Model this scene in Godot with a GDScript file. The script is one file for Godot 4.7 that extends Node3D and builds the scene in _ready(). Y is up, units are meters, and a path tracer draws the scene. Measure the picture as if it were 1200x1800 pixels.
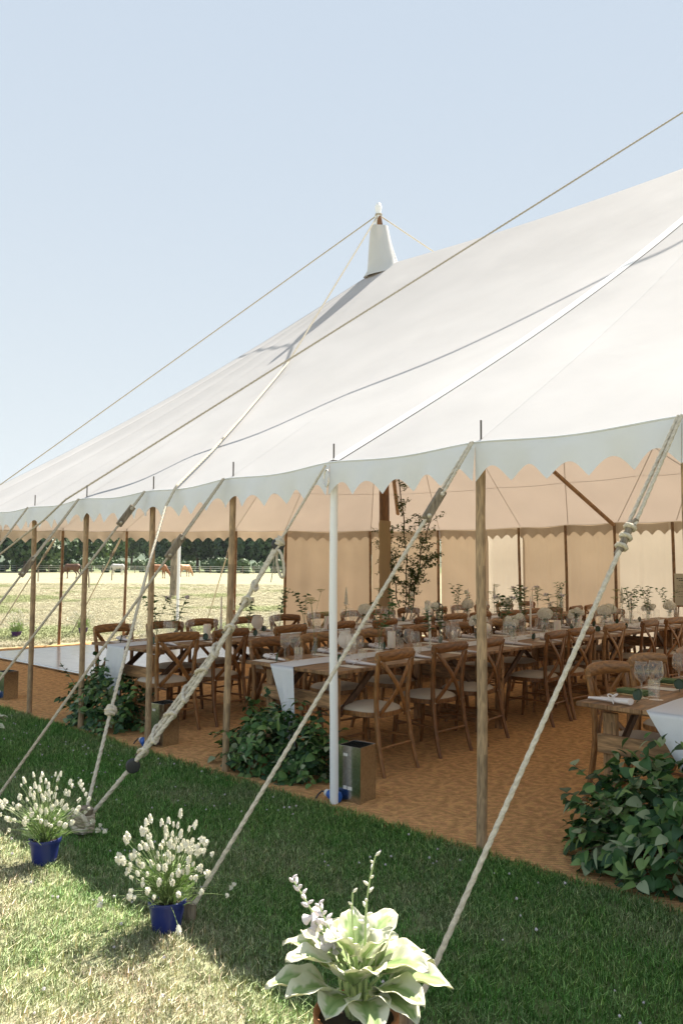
extends Node3D
# A traditional pole marquee laid for a wedding meal, on a lawn beside a dry meadow.
# The marquee has its own axes: a runs along its long near side (away from the camera, leftwards), b runs into the tent, h is up.

const U := Vector3(-0.72097, 0, -0.69296)
const N := Vector3(0.69296, 0, -0.72097)
const YAW := 2.37588            # turns local z onto b and local x onto a
const RIDGE_B := 8.6
const K1 := 7.42
const K2 := 2.19
const RIDGE_H := 5.86

var rng := RandomNumberGenerator.new()
var used := {}
var M := {}
var eave := []                  # dense outline of the eave: [a, b, h, top_a]
var knots := []
var knot_at := []

func T(a: float, b: float, h := 0.0) -> Vector3:
	return U * a + N * b + Vector3(0, h, 0)

# ---------------------------------------------------------------- mesh builder
class MB:
	var p := PackedVector3Array()
	var n := PackedVector3Array()
	var uv := PackedVector2Array()
	var c := PackedColorArray()
	var ix := PackedInt32Array()
	var colored := false
	func v(pos: Vector3, nor: Vector3, col := Color.WHITE, t := Vector2.ZERO) -> int:
		p.append(pos); n.append(nor); uv.append(t); c.append(col)
		return p.size() - 1
	func tri(i: int, j: int, k: int) -> void:
		var g := (p[k] - p[i]).cross(p[j] - p[i])
		if g.dot(n[i] + n[j] + n[k]) < 0.0:
			ix.append(i); ix.append(k); ix.append(j)
		else:
			ix.append(i); ix.append(j); ix.append(k)
	func quad(i: int, j: int, k: int, l: int) -> void:
		tri(i, j, k); tri(i, k, l)
	func flat_quad(a: Vector3, b: Vector3, cc: Vector3, d: Vector3, out: Vector3, col := Color.WHITE) -> void:
		var g := (cc - a).cross(b - a).normalized()
		if g.dot(out) < 0.0: g = -g
		quad(v(a, g, col), v(b, g, col), v(cc, g, col), v(d, g, col))
	func flat_tri(a: Vector3, b: Vector3, cc: Vector3, out: Vector3, col := Color.WHITE) -> void:
		var g := (cc - a).cross(b - a).normalized()
		if g.dot(out) < 0.0: g = -g
		tri(v(a, g, col), v(b, g, col), v(cc, g, col))
	# a box with chamfered edges
	func box(xf: Transform3D, size: Vector3, bev := 0.003, col := Color.WHITE) -> void:
		var h := size * 0.5
		var e := minf(bev, minf(h.x, minf(h.y, h.z)) * 0.45)
		var o := xf.origin
		for ax in 3:
			var a1 := (ax + 1) % 3
			var a2 := (ax + 2) % 3
			for s in [-1.0, 1.0]:
				var q := []
				for st in [[-1, -1], [1, -1], [1, 1], [-1, 1]]:
					var w := Vector3.ZERO
					w[ax] = s * h[ax]; w[a1] = st[0] * (h[a1] - e); w[a2] = st[1] * (h[a2] - e)
					q.append(xf * w)
				var out := Vector3.ZERO
				out[ax] = s
				flat_quad(q[0], q[1], q[2], q[3], xf.basis * out, col)
			# the four edges along this axis
			for s1 in [-1.0, 1.0]:
				for s2 in [-1.0, 1.0]:
					var q := []
					for k in [[-1, 0], [1, 0], [1, 1], [-1, 1]]:
						var w := Vector3.ZERO
						w[ax] = k[0] * (h[ax] - e)
						w[a1] = s1 * (h[a1] - (e if k[1] == 0 else 0.0))
						w[a2] = s2 * (h[a2] - (0.0 if k[1] == 0 else e))
						q.append(xf * w)
					var out := Vector3.ZERO
					out[a1] = s1; out[a2] = s2
					flat_quad(q[0], q[1], q[2], q[3], xf.basis * out, col)
		for sx in [-1.0, 1.0]:
			for sy in [-1.0, 1.0]:
				for sz in [-1.0, 1.0]:
					var sg := Vector3(sx, sy, sz)
					flat_tri(xf * (sg * (h - Vector3(0, e, e))), xf * (sg * (h - Vector3(e, 0, e))), xf * (sg * (h - Vector3(e, e, 0))), xf.basis * sg, col)
	func bx(at: Vector3, size: Vector3, bev := 0.003, turn := 0.0) -> void:
		box(Transform3D(Basis(Vector3.UP, turn), at), size, bev)
	# a beam of w x d between two points; "side" is the direction its width runs in
	func beam(p0: Vector3, p1: Vector3, w: float, d: float, side: Vector3, bev := 0.003) -> void:
		var y := (p1 - p0).normalized()
		var x := (side - y * side.dot(y)).normalized()
		box(Transform3D(Basis(x, y, x.cross(y)), (p0 + p1) * 0.5), Vector3(w, p0.distance_to(p1), d), bev)
	static func frames(pts: Array) -> Array:
		var out := []
		var ref := Vector3.ZERO
		for i in pts.size():
			var t: Vector3 = pts[mini(i + 1, pts.size() - 1)] - pts[maxi(i - 1, 0)]
			t = t.normalized()
			if ref == Vector3.ZERO:
				ref = t.cross(Vector3.UP)
				if ref.length() < 0.2: ref = t.cross(Vector3.RIGHT)
			ref = (ref - t * ref.dot(t)).normalized()
			out.append([ref, t.cross(ref).normalized(), t])
		return out
	func tube(pts: Array, rad, sides := 8, caps := true, col := Color.WHITE, flat := 1.0) -> void:
		var fr := frames(pts)
		var prev := -1
		for i in pts.size():
			var r: float = rad[i] if rad is Array else rad
			var first := p.size()
			for k in sides + 1:
				var g := TAU * k / sides
				var d: Vector3 = fr[i][0] * cos(g) + fr[i][1] * sin(g) * flat
				var nn: Vector3 = fr[i][0] * cos(g) * flat + fr[i][1] * sin(g)
				v(pts[i] + d * r, nn.normalized(), col, Vector2(float(k) / sides, i))
			if prev >= 0:
				for k in sides:
					quad(prev + k, prev + k + 1, first + k + 1, first + k)
			prev = first
			if caps and (i == 0 or i == pts.size() - 1) and r > 0.0006:
				var out: Vector3 = fr[i][2] * (-1.0 if i == 0 else 1.0)
				var mid := v(pts[i], out, col)
				var ring := []
				for k in sides:
					ring.append(v(p[first + k], out, col))
				for k in sides:
					tri(mid, ring[k], ring[(k + 1) % sides])
	# a laid rope of three strands
	func rope(path: Array, r: float, pitch := 0.045, step := 0.012) -> void:
		var pts := []
		var carry := 0.0
		for i in path.size() - 1:
			var a: Vector3 = path[i]
			var b: Vector3 = path[i + 1]
			var l := a.distance_to(b)
			var at := carry
			while at < l:
				pts.append(a.lerp(b, at / l)); at += step
			carry = at - l
		pts.append(path[path.size() - 1])
		var fr := frames(pts)
		var sides := 12
		var prev := -1
		for i in pts.size():
			var first := p.size()
			var tw := TAU * i * step / pitch
			for k in sides + 1:
				var g := TAU * k / sides
				var d: Vector3 = fr[i][0] * cos(g) + fr[i][1] * sin(g)
				var e: Vector3 = fr[i][1] * cos(g) - fr[i][0] * sin(g)
				var ph := 3.0 * g - tw
				v(pts[i] + d * r * (1.0 + 0.13 * cos(ph)), (d + e * 0.42 * sin(ph)).normalized())
			if prev >= 0:
				for k in sides:
					quad(prev + k, prev + k + 1, first + k + 1, first + k)
			prev = first
	# a turned shape: profile of (radius, height)
	func lathe(prof: Array, segs := 16, xf := Transform3D.IDENTITY, col := Color.WHITE) -> void:
		var prev := -1
		for i in prof.size():
			var d: Vector2 = prof[mini(i + 1, prof.size() - 1)] - prof[maxi(i - 1, 0)]
			var nr := Vector2(d.y, -d.x).normalized()
			var first := p.size()
			for k in segs + 1:
				var g := TAU * k / segs
				v(xf * Vector3(prof[i].x * cos(g), prof[i].y, prof[i].x * sin(g)), (xf.basis * Vector3(nr.x * cos(g), nr.y, nr.x * sin(g))).normalized(), col, Vector2(float(k) / segs, i))
			if prev >= 0:
				for k in segs:
					if prof[i].x > 0.0: tri(prev + k, first + k + 1, first + k)
					if prof[i - 1].x > 0.0: tri(prev + k, prev + k + 1, first + k + 1)
			prev = first
	# a grid of points, smooth; returns nothing. up: which side is out
	func sheet(pts: Array, nu: int, nv: int, out: Vector3, cols = null) -> void:
		var first := p.size()
		for i in nu:
			for j in nv:
				var du: Vector3 = pts[mini(i + 1, nu - 1) * nv + j] - pts[maxi(i - 1, 0) * nv + j]
				var dv: Vector3 = pts[i * nv + mini(j + 1, nv - 1)] - pts[i * nv + maxi(j - 1, 0)]
				var g := du.cross(dv)
				g = g.normalized() if g.length() > 1e-12 else out
				if g.dot(out) < 0.0: g = -g
				v(pts[i * nv + j], g, cols[i * nv + j] if cols != null else Color.WHITE, Vector2(float(i) / (nu - 1), float(j) / (nv - 1)))
		for i in nu - 1:
			for j in nv - 1:
				var k := first + i * nv + j
				quad(k, k + 1, k + nv + 1, k + nv)
	func mesh() -> ArrayMesh:
		var a := []
		a.resize(Mesh.ARRAY_MAX)
		a[Mesh.ARRAY_VERTEX] = p
		a[Mesh.ARRAY_NORMAL] = n
		a[Mesh.ARRAY_TEX_UV] = uv
		if colored: a[Mesh.ARRAY_COLOR] = c
		a[Mesh.ARRAY_INDEX] = ix
		var m := ArrayMesh.new()
		m.add_surface_from_arrays(Mesh.PRIMITIVE_TRIANGLES, a)
		return m

# ---------------------------------------------------------------- scene helpers
func numbered(called: String) -> String:
	var k: int = used.get(called, 0)
	used[called] = k + 1
	return called if k == 0 else "%s_%03d" % [called, k]

func tag(o: Node3D, label: String, category: String, group := "") -> Node3D:
	o.set_meta("label", label); o.set_meta("category", category)
	if group != "": o.set_meta("group", group)
	return o

func thing(called: String, label: String, category: String, at := Vector3.ZERO, turn := 0.0, group := "") -> Node3D:
	var o := Node3D.new()
	o.name = numbered(called)
	add_child(o)
	o.position = at; o.rotation.y = turn
	tag(o, label, category, group)
	return o

func put(called: String, shape, m: Material, parent: Node3D, at := Vector3.ZERO) -> MeshInstance3D:
	var o := MeshInstance3D.new()
	o.name = numbered(called) if parent == self else called
	o.mesh = shape.mesh() if shape is MB else shape
	o.material_override = m
	o.position = at
	parent.add_child(o, true)
	return o

func place(m: Mesh, called: String, mat: Material, parent: Node3D, xf: Transform3D) -> MeshInstance3D:
	var o := put(called, m, mat, parent)
	o.transform = xf
	return o

func structure(called: String, shape, m: Material) -> MeshInstance3D:
	var o := put(called, shape, m, self)
	o.set_meta("kind", "structure")
	return o

func dup(src: Node3D, called: String, label: String, at: Vector3, turn: float) -> Node3D:
	var o: Node3D = src.duplicate()
	o.name = numbered(called)
	add_child(o)
	o.position = at; o.rotation.y = turn
	o.set_meta("label", label)
	return o

func many(called: String, m: Mesh, mat: Material, parent: Node3D, xfs: Array, cols = null) -> MultiMeshInstance3D:
	var mm := MultiMesh.new()
	mm.transform_format = MultiMesh.TRANSFORM_3D
	mm.use_colors = cols != null
	mm.mesh = m
	mm.instance_count = xfs.size()
	var w := 16 if cols != null else 12
	var buf := PackedFloat32Array()
	buf.resize(xfs.size() * w)
	for i in xfs.size():
		var t: Transform3D = xfs[i]
		var k := i * w
		buf[k] = t.basis.x.x; buf[k + 1] = t.basis.y.x; buf[k + 2] = t.basis.z.x; buf[k + 3] = t.origin.x
		buf[k + 4] = t.basis.x.y; buf[k + 5] = t.basis.y.y; buf[k + 6] = t.basis.z.y; buf[k + 7] = t.origin.y
		buf[k + 8] = t.basis.x.z; buf[k + 9] = t.basis.y.z; buf[k + 10] = t.basis.z.z; buf[k + 11] = t.origin.z
		if cols != null:
			buf[k + 12] = cols[i].r; buf[k + 13] = cols[i].g; buf[k + 14] = cols[i].b; buf[k + 15] = 1.0
	mm.buffer = buf
	var o := MultiMeshInstance3D.new()
	o.name = numbered(called) if parent == self else called
	o.multimesh = mm
	o.material_override = mat
	o.set_meta("kind", "stuff")
	parent.add_child(o, true)
	return o

func lin(r: float, g: float, b: float) -> Color:
	return Color(r, g, b).linear_to_srgb()

func mat(called: String, col: Color, rough := 0.8, metal := 0.0) -> StandardMaterial3D:
	var m := StandardMaterial3D.new()
	m.resource_name = called
	m.albedo_color = col; m.roughness = rough; m.metallic = metal
	M[called] = m
	return m

func tri(m: StandardMaterial3D, scale: float, world := false) -> void:
	m.uv1_triplanar = true
	m.uv1_world_triplanar = world
	m.uv1_scale = Vector3.ONE * scale

func noise(seed_: int, freq: float, oct := 4, kind := FastNoiseLite.TYPE_SIMPLEX_SMOOTH) -> FastNoiseLite:
	var f := FastNoiseLite.new()
	f.seed = seed_; f.frequency = freq; f.fractal_octaves = oct; f.noise_type = kind
	return f

func tex(w: int, h: int, f: Callable, mips := true) -> ImageTexture:
	var im := Image.create(w, h, false, Image.FORMAT_RGB8)
	for y in h:
		for x in w:
			im.set_pixel(x, y, f.call(x, y))
	if mips: im.generate_mipmaps()
	return ImageTexture.create_from_image(im)

func normal_tex(im: Image, strength: float) -> ImageTexture:
	im.convert(Image.FORMAT_RGB8)
	im.bump_map_to_normal_map(strength)
	return ImageTexture.create_from_image(im)

# periodic distance helper for textures that tile
func wrapn(f: FastNoiseLite, x: float, y: float, w: float, h: float) -> float:
	var ax := TAU * x / w
	var ay := TAU * y / h
	return f.get_noise_3d(cos(ax) * w / TAU + 300.0, sin(ax) * w / TAU + cos(ay) * h / TAU, sin(ay) * h / TAU)

# ---------------------------------------------------------------- materials
func make_materials() -> void:
	var m: StandardMaterial3D
	# wood grain along v
	var g1 := noise(3, 0.05, 3)
	var g2 := noise(4, 0.25, 2)
	var grain := tex(256, 512, func(x, y):
		var warp := g1.get_noise_2d(x * 0.6, y * 0.05) * 10.0
		var line := wrapn(g2, x + warp, y * 0.03 + 4.0, 256, 512)
		var slow := wrapn(g1, x, y * 0.12, 256, 512)
		var k := clampf(0.80 + 0.22 * line + 0.28 * slow, 0.35, 1.0)
		return Color(k, k * 0.985, k * 0.97))
	var gim := noise(5, 0.08, 3).get_seamless_image(256, 256)
	gim.resize(256, 16, Image.INTERPOLATE_BILINEAR)
	gim.resize(256, 256, Image.INTERPOLATE_BILINEAR)
	var grain_n := normal_tex(gim, 3.0)
	var turned: Image = grain.get_image().duplicate()
	turned.clear_mipmaps()
	turned.rotate_90(CLOCKWISE)
	var grain_u := ImageTexture.create_from_image(turned)
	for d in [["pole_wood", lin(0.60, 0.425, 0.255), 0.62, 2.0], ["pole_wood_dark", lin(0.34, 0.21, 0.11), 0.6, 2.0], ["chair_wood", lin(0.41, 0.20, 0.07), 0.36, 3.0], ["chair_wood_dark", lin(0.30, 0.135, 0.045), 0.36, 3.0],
			["chair_wood_pale", lin(0.48, 0.265, 0.11), 0.4, 3.0], ["table_wood", lin(0.42, 0.245, 0.12), 0.55, 1.3], ["table_wood_dark", lin(0.34, 0.185, 0.085), 0.55, 1.3], ["table_wood_pale", lin(0.50, 0.31, 0.16), 0.55, 1.3],
			["trestle_wood", lin(0.52, 0.31, 0.15), 0.6, 1.6], ["brace_wood", lin(0.12, 0.06, 0.03), 0.6, 1.6], ["king_wood", lin(0.30, 0.135, 0.05), 0.5, 1.2], ["grey_wood", lin(0.34, 0.29, 0.22), 0.8, 3.0],
			["weathered_wood", lin(0.40, 0.34, 0.26), 0.85, 0.7]]:
		m = mat(d[0], d[1], d[2])
		m.albedo_texture = grain
		m.normal_enabled = true; m.normal_texture = grain_n; m.normal_scale = 0.35
		tri(m, d[3])
		if d[0].begins_with("chair") or d[0].begins_with("trestle") or d[0].begins_with("king"):
			m = mat(d[0] + "_across", d[1], d[2])
			m.albedo_texture = grain_u
			tri(m, d[3])
	# canvas: fine crumple, a weave too small to see
	var cim := noise(11, 0.012, 5).get_seamless_image(512, 512)
	var crumple := normal_tex(cim, 9.0)
	var f1 := noise(12, 0.02, 4)
	var blotch := tex(128, 128, func(x, y):
		var k := 0.95 + 0.06 * wrapn(f1, x, y, 128, 128)
		return Color(k, k, k * 0.995))
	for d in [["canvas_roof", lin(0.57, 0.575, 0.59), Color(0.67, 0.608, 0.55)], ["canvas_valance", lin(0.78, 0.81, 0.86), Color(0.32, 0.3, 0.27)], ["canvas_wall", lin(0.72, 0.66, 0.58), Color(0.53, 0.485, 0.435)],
			["canvas_sunlit", lin(0.78, 0.76, 0.72), Color(0.64, 0.61, 0.57)], ["canvas_far_valance", lin(0.66, 0.62, 0.56), Color(0.66, 0.605, 0.545)], ["canvas_band", lin(0.57, 0.575, 0.59), Color(0.52, 0.475, 0.45)], ["canvas_webbing", lin(0.80, 0.80, 0.80), Color(0.2, 0.18, 0.16)], ["cowl_canvas", lin(0.68, 0.68, 0.68), Color(0.4, 0.36, 0.33)]]:  # wall canvas comes in two copies, sun and tree shade put into colour
		m = mat(d[0], d[1], 0.9)
		m.metallic_specular = 0.2
		m.albedo_texture = blotch
		m.backlight_enabled = true; m.backlight = d[2]
		m.normal_enabled = true; m.normal_texture = crumple; m.normal_scale = 0.05 if d[0] == "canvas_roof" else 0.12
		tri(m, 0.4, true)
	# coir matting: ribs of twisted fibre
	var cf := noise(21, 0.35, 2)
	var cs := noise(22, 0.03, 4)
	var rib_h := Image.create(256, 256, false, Image.FORMAT_RGB8)
	for y in 256:
		for x in 256:
			var k := 0.5 + 0.22 * sin(TAU * (y / 16.0 + 0.10 * sin(TAU * x / 64.0))) * (0.7 + 0.3 * sin(TAU * x / 8.0)) + 0.5 * wrapn(cf, x, y, 256, 256)
			k = clampf(k, 0, 1)
			rib_h.set_pixel(x, y, Color(k, k, k))
	m = mat("coir", lin(0.80, 0.50, 0.25), 0.95)
	m.metallic_specular = 0.15
	m.albedo_texture = tex(256, 256, func(x, y):
		var k := clampf(0.66 + 0.36 * rib_h.get_pixel(x, y).r + 0.20 * wrapn(cs, x, y, 256, 256), 0.3, 1.0)
		return Color(k, k * (0.97 + 0.05 * cs.get_noise_2d(x, y)), k * 0.93))
	m.normal_enabled = true; m.normal_texture = normal_tex(rib_h, 4.0); m.normal_scale = 0.8
	tri(m, 2.3)
	# soil and grass under the blades, and the dry meadow
	var s1 := noise(31, 0.03, 5)
	var s2 := noise(32, 0.2, 3)
	m = mat("turf", Color.WHITE, 0.95)
	m.vertex_color_use_as_albedo = true
	m.metallic_specular = 0.1
	m.albedo_texture = tex(256, 256, func(x, y):
		var k := 0.5 + 0.5 * wrapn(s1, x, y, 256, 256)
		var q := 0.75 + 0.5 * wrapn(s2, x, y, 256, 256)
		return lin(lerpf(0.36, 0.50, k) * q, lerpf(0.34, 0.46, k) * q, lerpf(0.23, 0.31, k) * q))
	tri(m, 0.9, true)
	m = mat("meadow_ground", Color.WHITE, 0.95)
	m.metallic_specular = 0.1
	m.vertex_color_use_as_albedo = true
	m.albedo_texture = tex(512, 512, func(x, y):
		var k := clampf(0.5 + 0.75 * wrapn(s1, x * 0.5, y * 0.5, 256, 256), 0, 1)
		var q := 0.86 + 0.42 * wrapn(s2, x * 0.5, y * 0.5, 256, 256)
		return lin(lerpf(0.32, 0.42, k) * q, lerpf(0.31, 0.395, k) * q, lerpf(0.20, 0.275, k) * q))
	tri(m, 0.11, true)
	# plain materials
	m = mat("grass_blade", Color.WHITE, 0.6)
	m.vertex_color_use_as_albedo = true
	m.metallic_specular = 0.25
	m.backlight_enabled = true; m.backlight = Color(0.5, 0.5, 0.4)
	m = mat("leaf", Color.WHITE, 0.45)
	m.vertex_color_use_as_albedo = true
	m.metallic_specular = 0.4
	m.backlight_enabled = true; m.backlight = Color(0.45, 0.5, 0.25)
	m = mat("petal", lin(0.80, 0.78, 0.72), 0.7)
	m.backlight_enabled = true; m.backlight = Color(0.6, 0.6, 0.5)
	m = mat("petal_lilac", lin(0.72, 0.66, 0.70), 0.7)
	m.backlight_enabled = true; m.backlight = Color(0.5, 0.5, 0.5)
	m = mat("tree_leaf", Color.WHITE, 0.6)
	m.vertex_color_use_as_albedo = true
	m.backlight_enabled = true; m.backlight = Color(0.4, 0.45, 0.2)
	mat("stem", lin(0.14, 0.20, 0.07), 0.6)
	mat("stem_brown", lin(0.10, 0.065, 0.04), 0.8)
	var rf := noise(41, 0.2, 3)
	m = mat("rope", lin(0.72, 0.67, 0.585), 0.9)
	m.metallic_specular = 0.15
	m.albedo_texture = tex(64, 64, func(x, y):
		var k := 0.88 + 0.2 * wrapn(rf, x, y, 64, 64)
		return Color(k, k * 0.99, k * 0.96))
	tri(m, 6.0)
	m = mat("rope_grey", lin(0.56, 0.505, 0.42), 0.9)
	m.albedo_texture = M.rope.albedo_texture
	tri(m, 6.0)
	mat("white_paint", lin(0.86, 0.87, 0.89), 0.4)
	mat("iron", lin(0.12, 0.11, 0.10), 0.5, 0.7)
	mat("bolt", lin(0.65, 0.62, 0.56), 0.25, 1.0)
	mat("gold", lin(0.65, 0.50, 0.25), 0.25, 1.0)
	m = mat("galvanised", lin(0.62, 0.63, 0.61), 0.2, 1.0)
	m.albedo_texture = tex(64, 64, func(x, y):
		var k := 0.93 + 0.10 * wrapn(rf, x * 0.6, y * 0.6, 38.4, 38.4)
		return Color(k, k, k))
	tri(m, 5.0)
	mat("blue_plastic", lin(0.012, 0.10, 0.42), 0.35)
	mat("white_plastic", lin(0.75, 0.75, 0.72), 0.4)
	mat("black_plastic", lin(0.03, 0.032, 0.035), 0.4)
	m = mat("pot_blue", lin(0.02, 0.032, 0.17), 0.35)
	mat("pot_purple", lin(0.09, 0.03, 0.16), 0.4)
	m = mat("terracotta", lin(0.42, 0.17, 0.075), 0.85)
	m.albedo_texture = blotch
	tri(m, 3.0)
	mat("leaf_dark", lin(0.022, 0.055, 0.022), 0.35)
	mat("compost", lin(0.035, 0.024, 0.016), 0.95)
	m = mat("cushion", lin(0.50, 0.43, 0.34), 0.95)
	m.normal_enabled = true; m.normal_texture = crumple; m.normal_scale = 0.25
	m.rim_enabled = true; m.rim = 0.3
	tri(m, 4.0)
	m = mat("runner", lin(0.70, 0.73, 0.78), 0.9)
	m.normal_enabled = true; m.normal_texture = crumple; m.normal_scale = 0.3
	m.backlight_enabled = true; m.backlight = Color(0.25, 0.25, 0.25)
	tri(m, 2.0)
	m = mat("napkin_white", lin(0.74, 0.71, 0.72), 0.9)
	m = mat("napkin_green", lin(0.11, 0.17, 0.065), 0.9)
	m.normal_enabled = true; m.normal_texture = crumple; m.normal_scale = 0.4
	tri(m, 5.0)
	mat("paper", lin(0.72, 0.69, 0.62), 0.8)
	mat("card", lin(0.50, 0.48, 0.38), 0.8)
	mat("ink", lin(0.05, 0.05, 0.045), 0.8)
	m = mat("wax", lin(0.80, 0.75, 0.66), 0.4)
	m.subsurf_scatter_enabled = true; m.subsurf_scatter_strength = 0.3
	m = mat("frosted", lin(0.78, 0.74, 0.68), 0.5)
	m.backlight_enabled = true; m.backlight = Color(0.7, 0.65, 0.6)
	m = mat("glass", Color(0.94, 0.97, 0.95, 0.05), 0.03)
	m.transparency = BaseMaterial3D.TRANSPARENCY_ALPHA
	m = mat("hessian", lin(0.36, 0.25, 0.14), 0.95)
	m.normal_enabled = true; m.normal_texture = M.coir.normal_texture; m.normal_scale = 0.5
	tri(m, 4.0)
	m = mat("floor_white", lin(0.74, 0.76, 0.79), 0.16)
	m.albedo_texture = blotch
	tri(m, 0.9)
	mat("horse_bay", lin(0.10, 0.042, 0.018), 0.6)
	mat("horse_dark", lin(0.018, 0.012, 0.01), 0.6)
	mat("horse_chestnut", lin(0.26, 0.11, 0.045), 0.6)
	mat("horse_grey", lin(0.50, 0.48, 0.45), 0.6)
	mat("horse_pale", lin(0.45, 0.26, 0.14), 0.6)
	m = mat("hill", Color.WHITE, 0.95)
	m.vertex_color_use_as_albedo = true

# ---------------------------------------------------------------- the marquee's outline
func make_outline() -> void:
	# a, b, eave height, does a pole stand here
	var left := [[8.85, 3.6, 2.05], [9.95, 3.62, 2.05], [11.1, 3.75, 2.05], [12.3, 4.15, 2.06], [13.35, 4.95, 2.07], [14.0, 5.95, 2.08], [14.0, 7.05, 2.11], [13.9, 8.33, 2.14], [13.2, 10.5, 2.2], [12.6, 11.37, 2.217], [11.6, 13.0, 2.25]]
	var near := [[1.35, 3.6, 2.17], [2.45, 3.6, 2.165], [3.56, 3.6, 2.15], [4.62, 3.6, 2.12], [5.65, 3.6, 2.09], [6.74, 3.6, 2.085], [7.77, 3.6, 2.055]]
	var far := [[10.2, 13.6, 2.25], [8.23, 13.6, 2.25], [7.23, 13.6, 2.27], [6.27, 13.6, 2.285], [5.24, 13.6, 2.27], [4.2, 13.6, 2.27], [3.1, 13.6, 2.26], [2.0, 13.6, 2.25], [0.9, 13.6, 2.25], [-0.3, 13.55, 2.25]]
	var right := [[-1.8, 13.1, 2.22], [-3.0, 12.1, 2.2], [-3.9, 10.7, 2.2], [-4.3, 9.2, 2.2], [-4.3, 7.6, 2.2], [-3.8, 6.2, 2.18], [-2.9, 5.0, 2.18], [-1.7, 4.1, 2.17], [-0.8, 3.7, 2.17], [0.25, 3.6, 2.17]]
	knots = near + left + far + right
	for k in knots:
		var a: float = k[0]
		var ta := K2
		if k[1] < RIDGE_B:
			ta = lerpf(K2, K1, clampf((a - 3.56) / (5.65 - 3.56), 0, 1))
		else:
			ta = lerpf(K2, K1, clampf((a - 6.27) / (8.23 - 6.27), 0, 1))
		k.append(ta)

# a point of the roof between knots i and i + 1: f along the eave, t down from the ridge
func roof(i: int, f: float, t: float) -> Vector3:
	var k0: Array = knots[i % knots.size()]
	var k1: Array = knots[(i + 1) % knots.size()]
	var e := Vector3(lerpf(k0[0], k1[0], f), lerpf(k0[2], k1[2], f) - 0.015 * pow(sin(PI * f), 1.5), lerpf(k0[1], k1[1], f))
	var inward := Vector3(K1 if e.x > K1 else (K2 if e.x < K2 else e.x), 0, RIDGE_B) - Vector3(e.x, 0, e.z)
	e += inward.normalized() * 0.014 * pow(sin(PI * f), 2.0)
	var ta := lerpf(k0[3], k1[3], f)
	var along := clampf((ta - K2) / (K1 - K2), 0, 1)
	var top := Vector3(ta, RIDGE_H - 0.07 * sin(PI * along), RIDGE_B)
	var q := top.lerp(e, t)
	q.y -= 0.17 * sin(PI * t) + 0.006 * pow(sin(PI * f), 2.0) * pow(t, 1.5)
	return q

func W(q: Vector3) -> Vector3:          # marquee axes (a, h, b) to the world
	return T(q.x, q.z, q.y)

func roof_normal(i: int, f: float, t: float) -> Vector3:
	var g := (roof(i, f, minf(t + 0.02, 1.0)) - roof(i, f, maxf(t - 0.02, 0.0))).cross(roof(i, minf(f + 0.05, 1.0), t) - roof(i, maxf(f - 0.05, 0.0), t)).normalized()
	return g if g.y > 0.0 else -g

# ---------------------------------------------------------------- marquee
const O := Vector3(4.8, 0, 8.6)         # the marquee's own base, (a, h, b)

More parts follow.
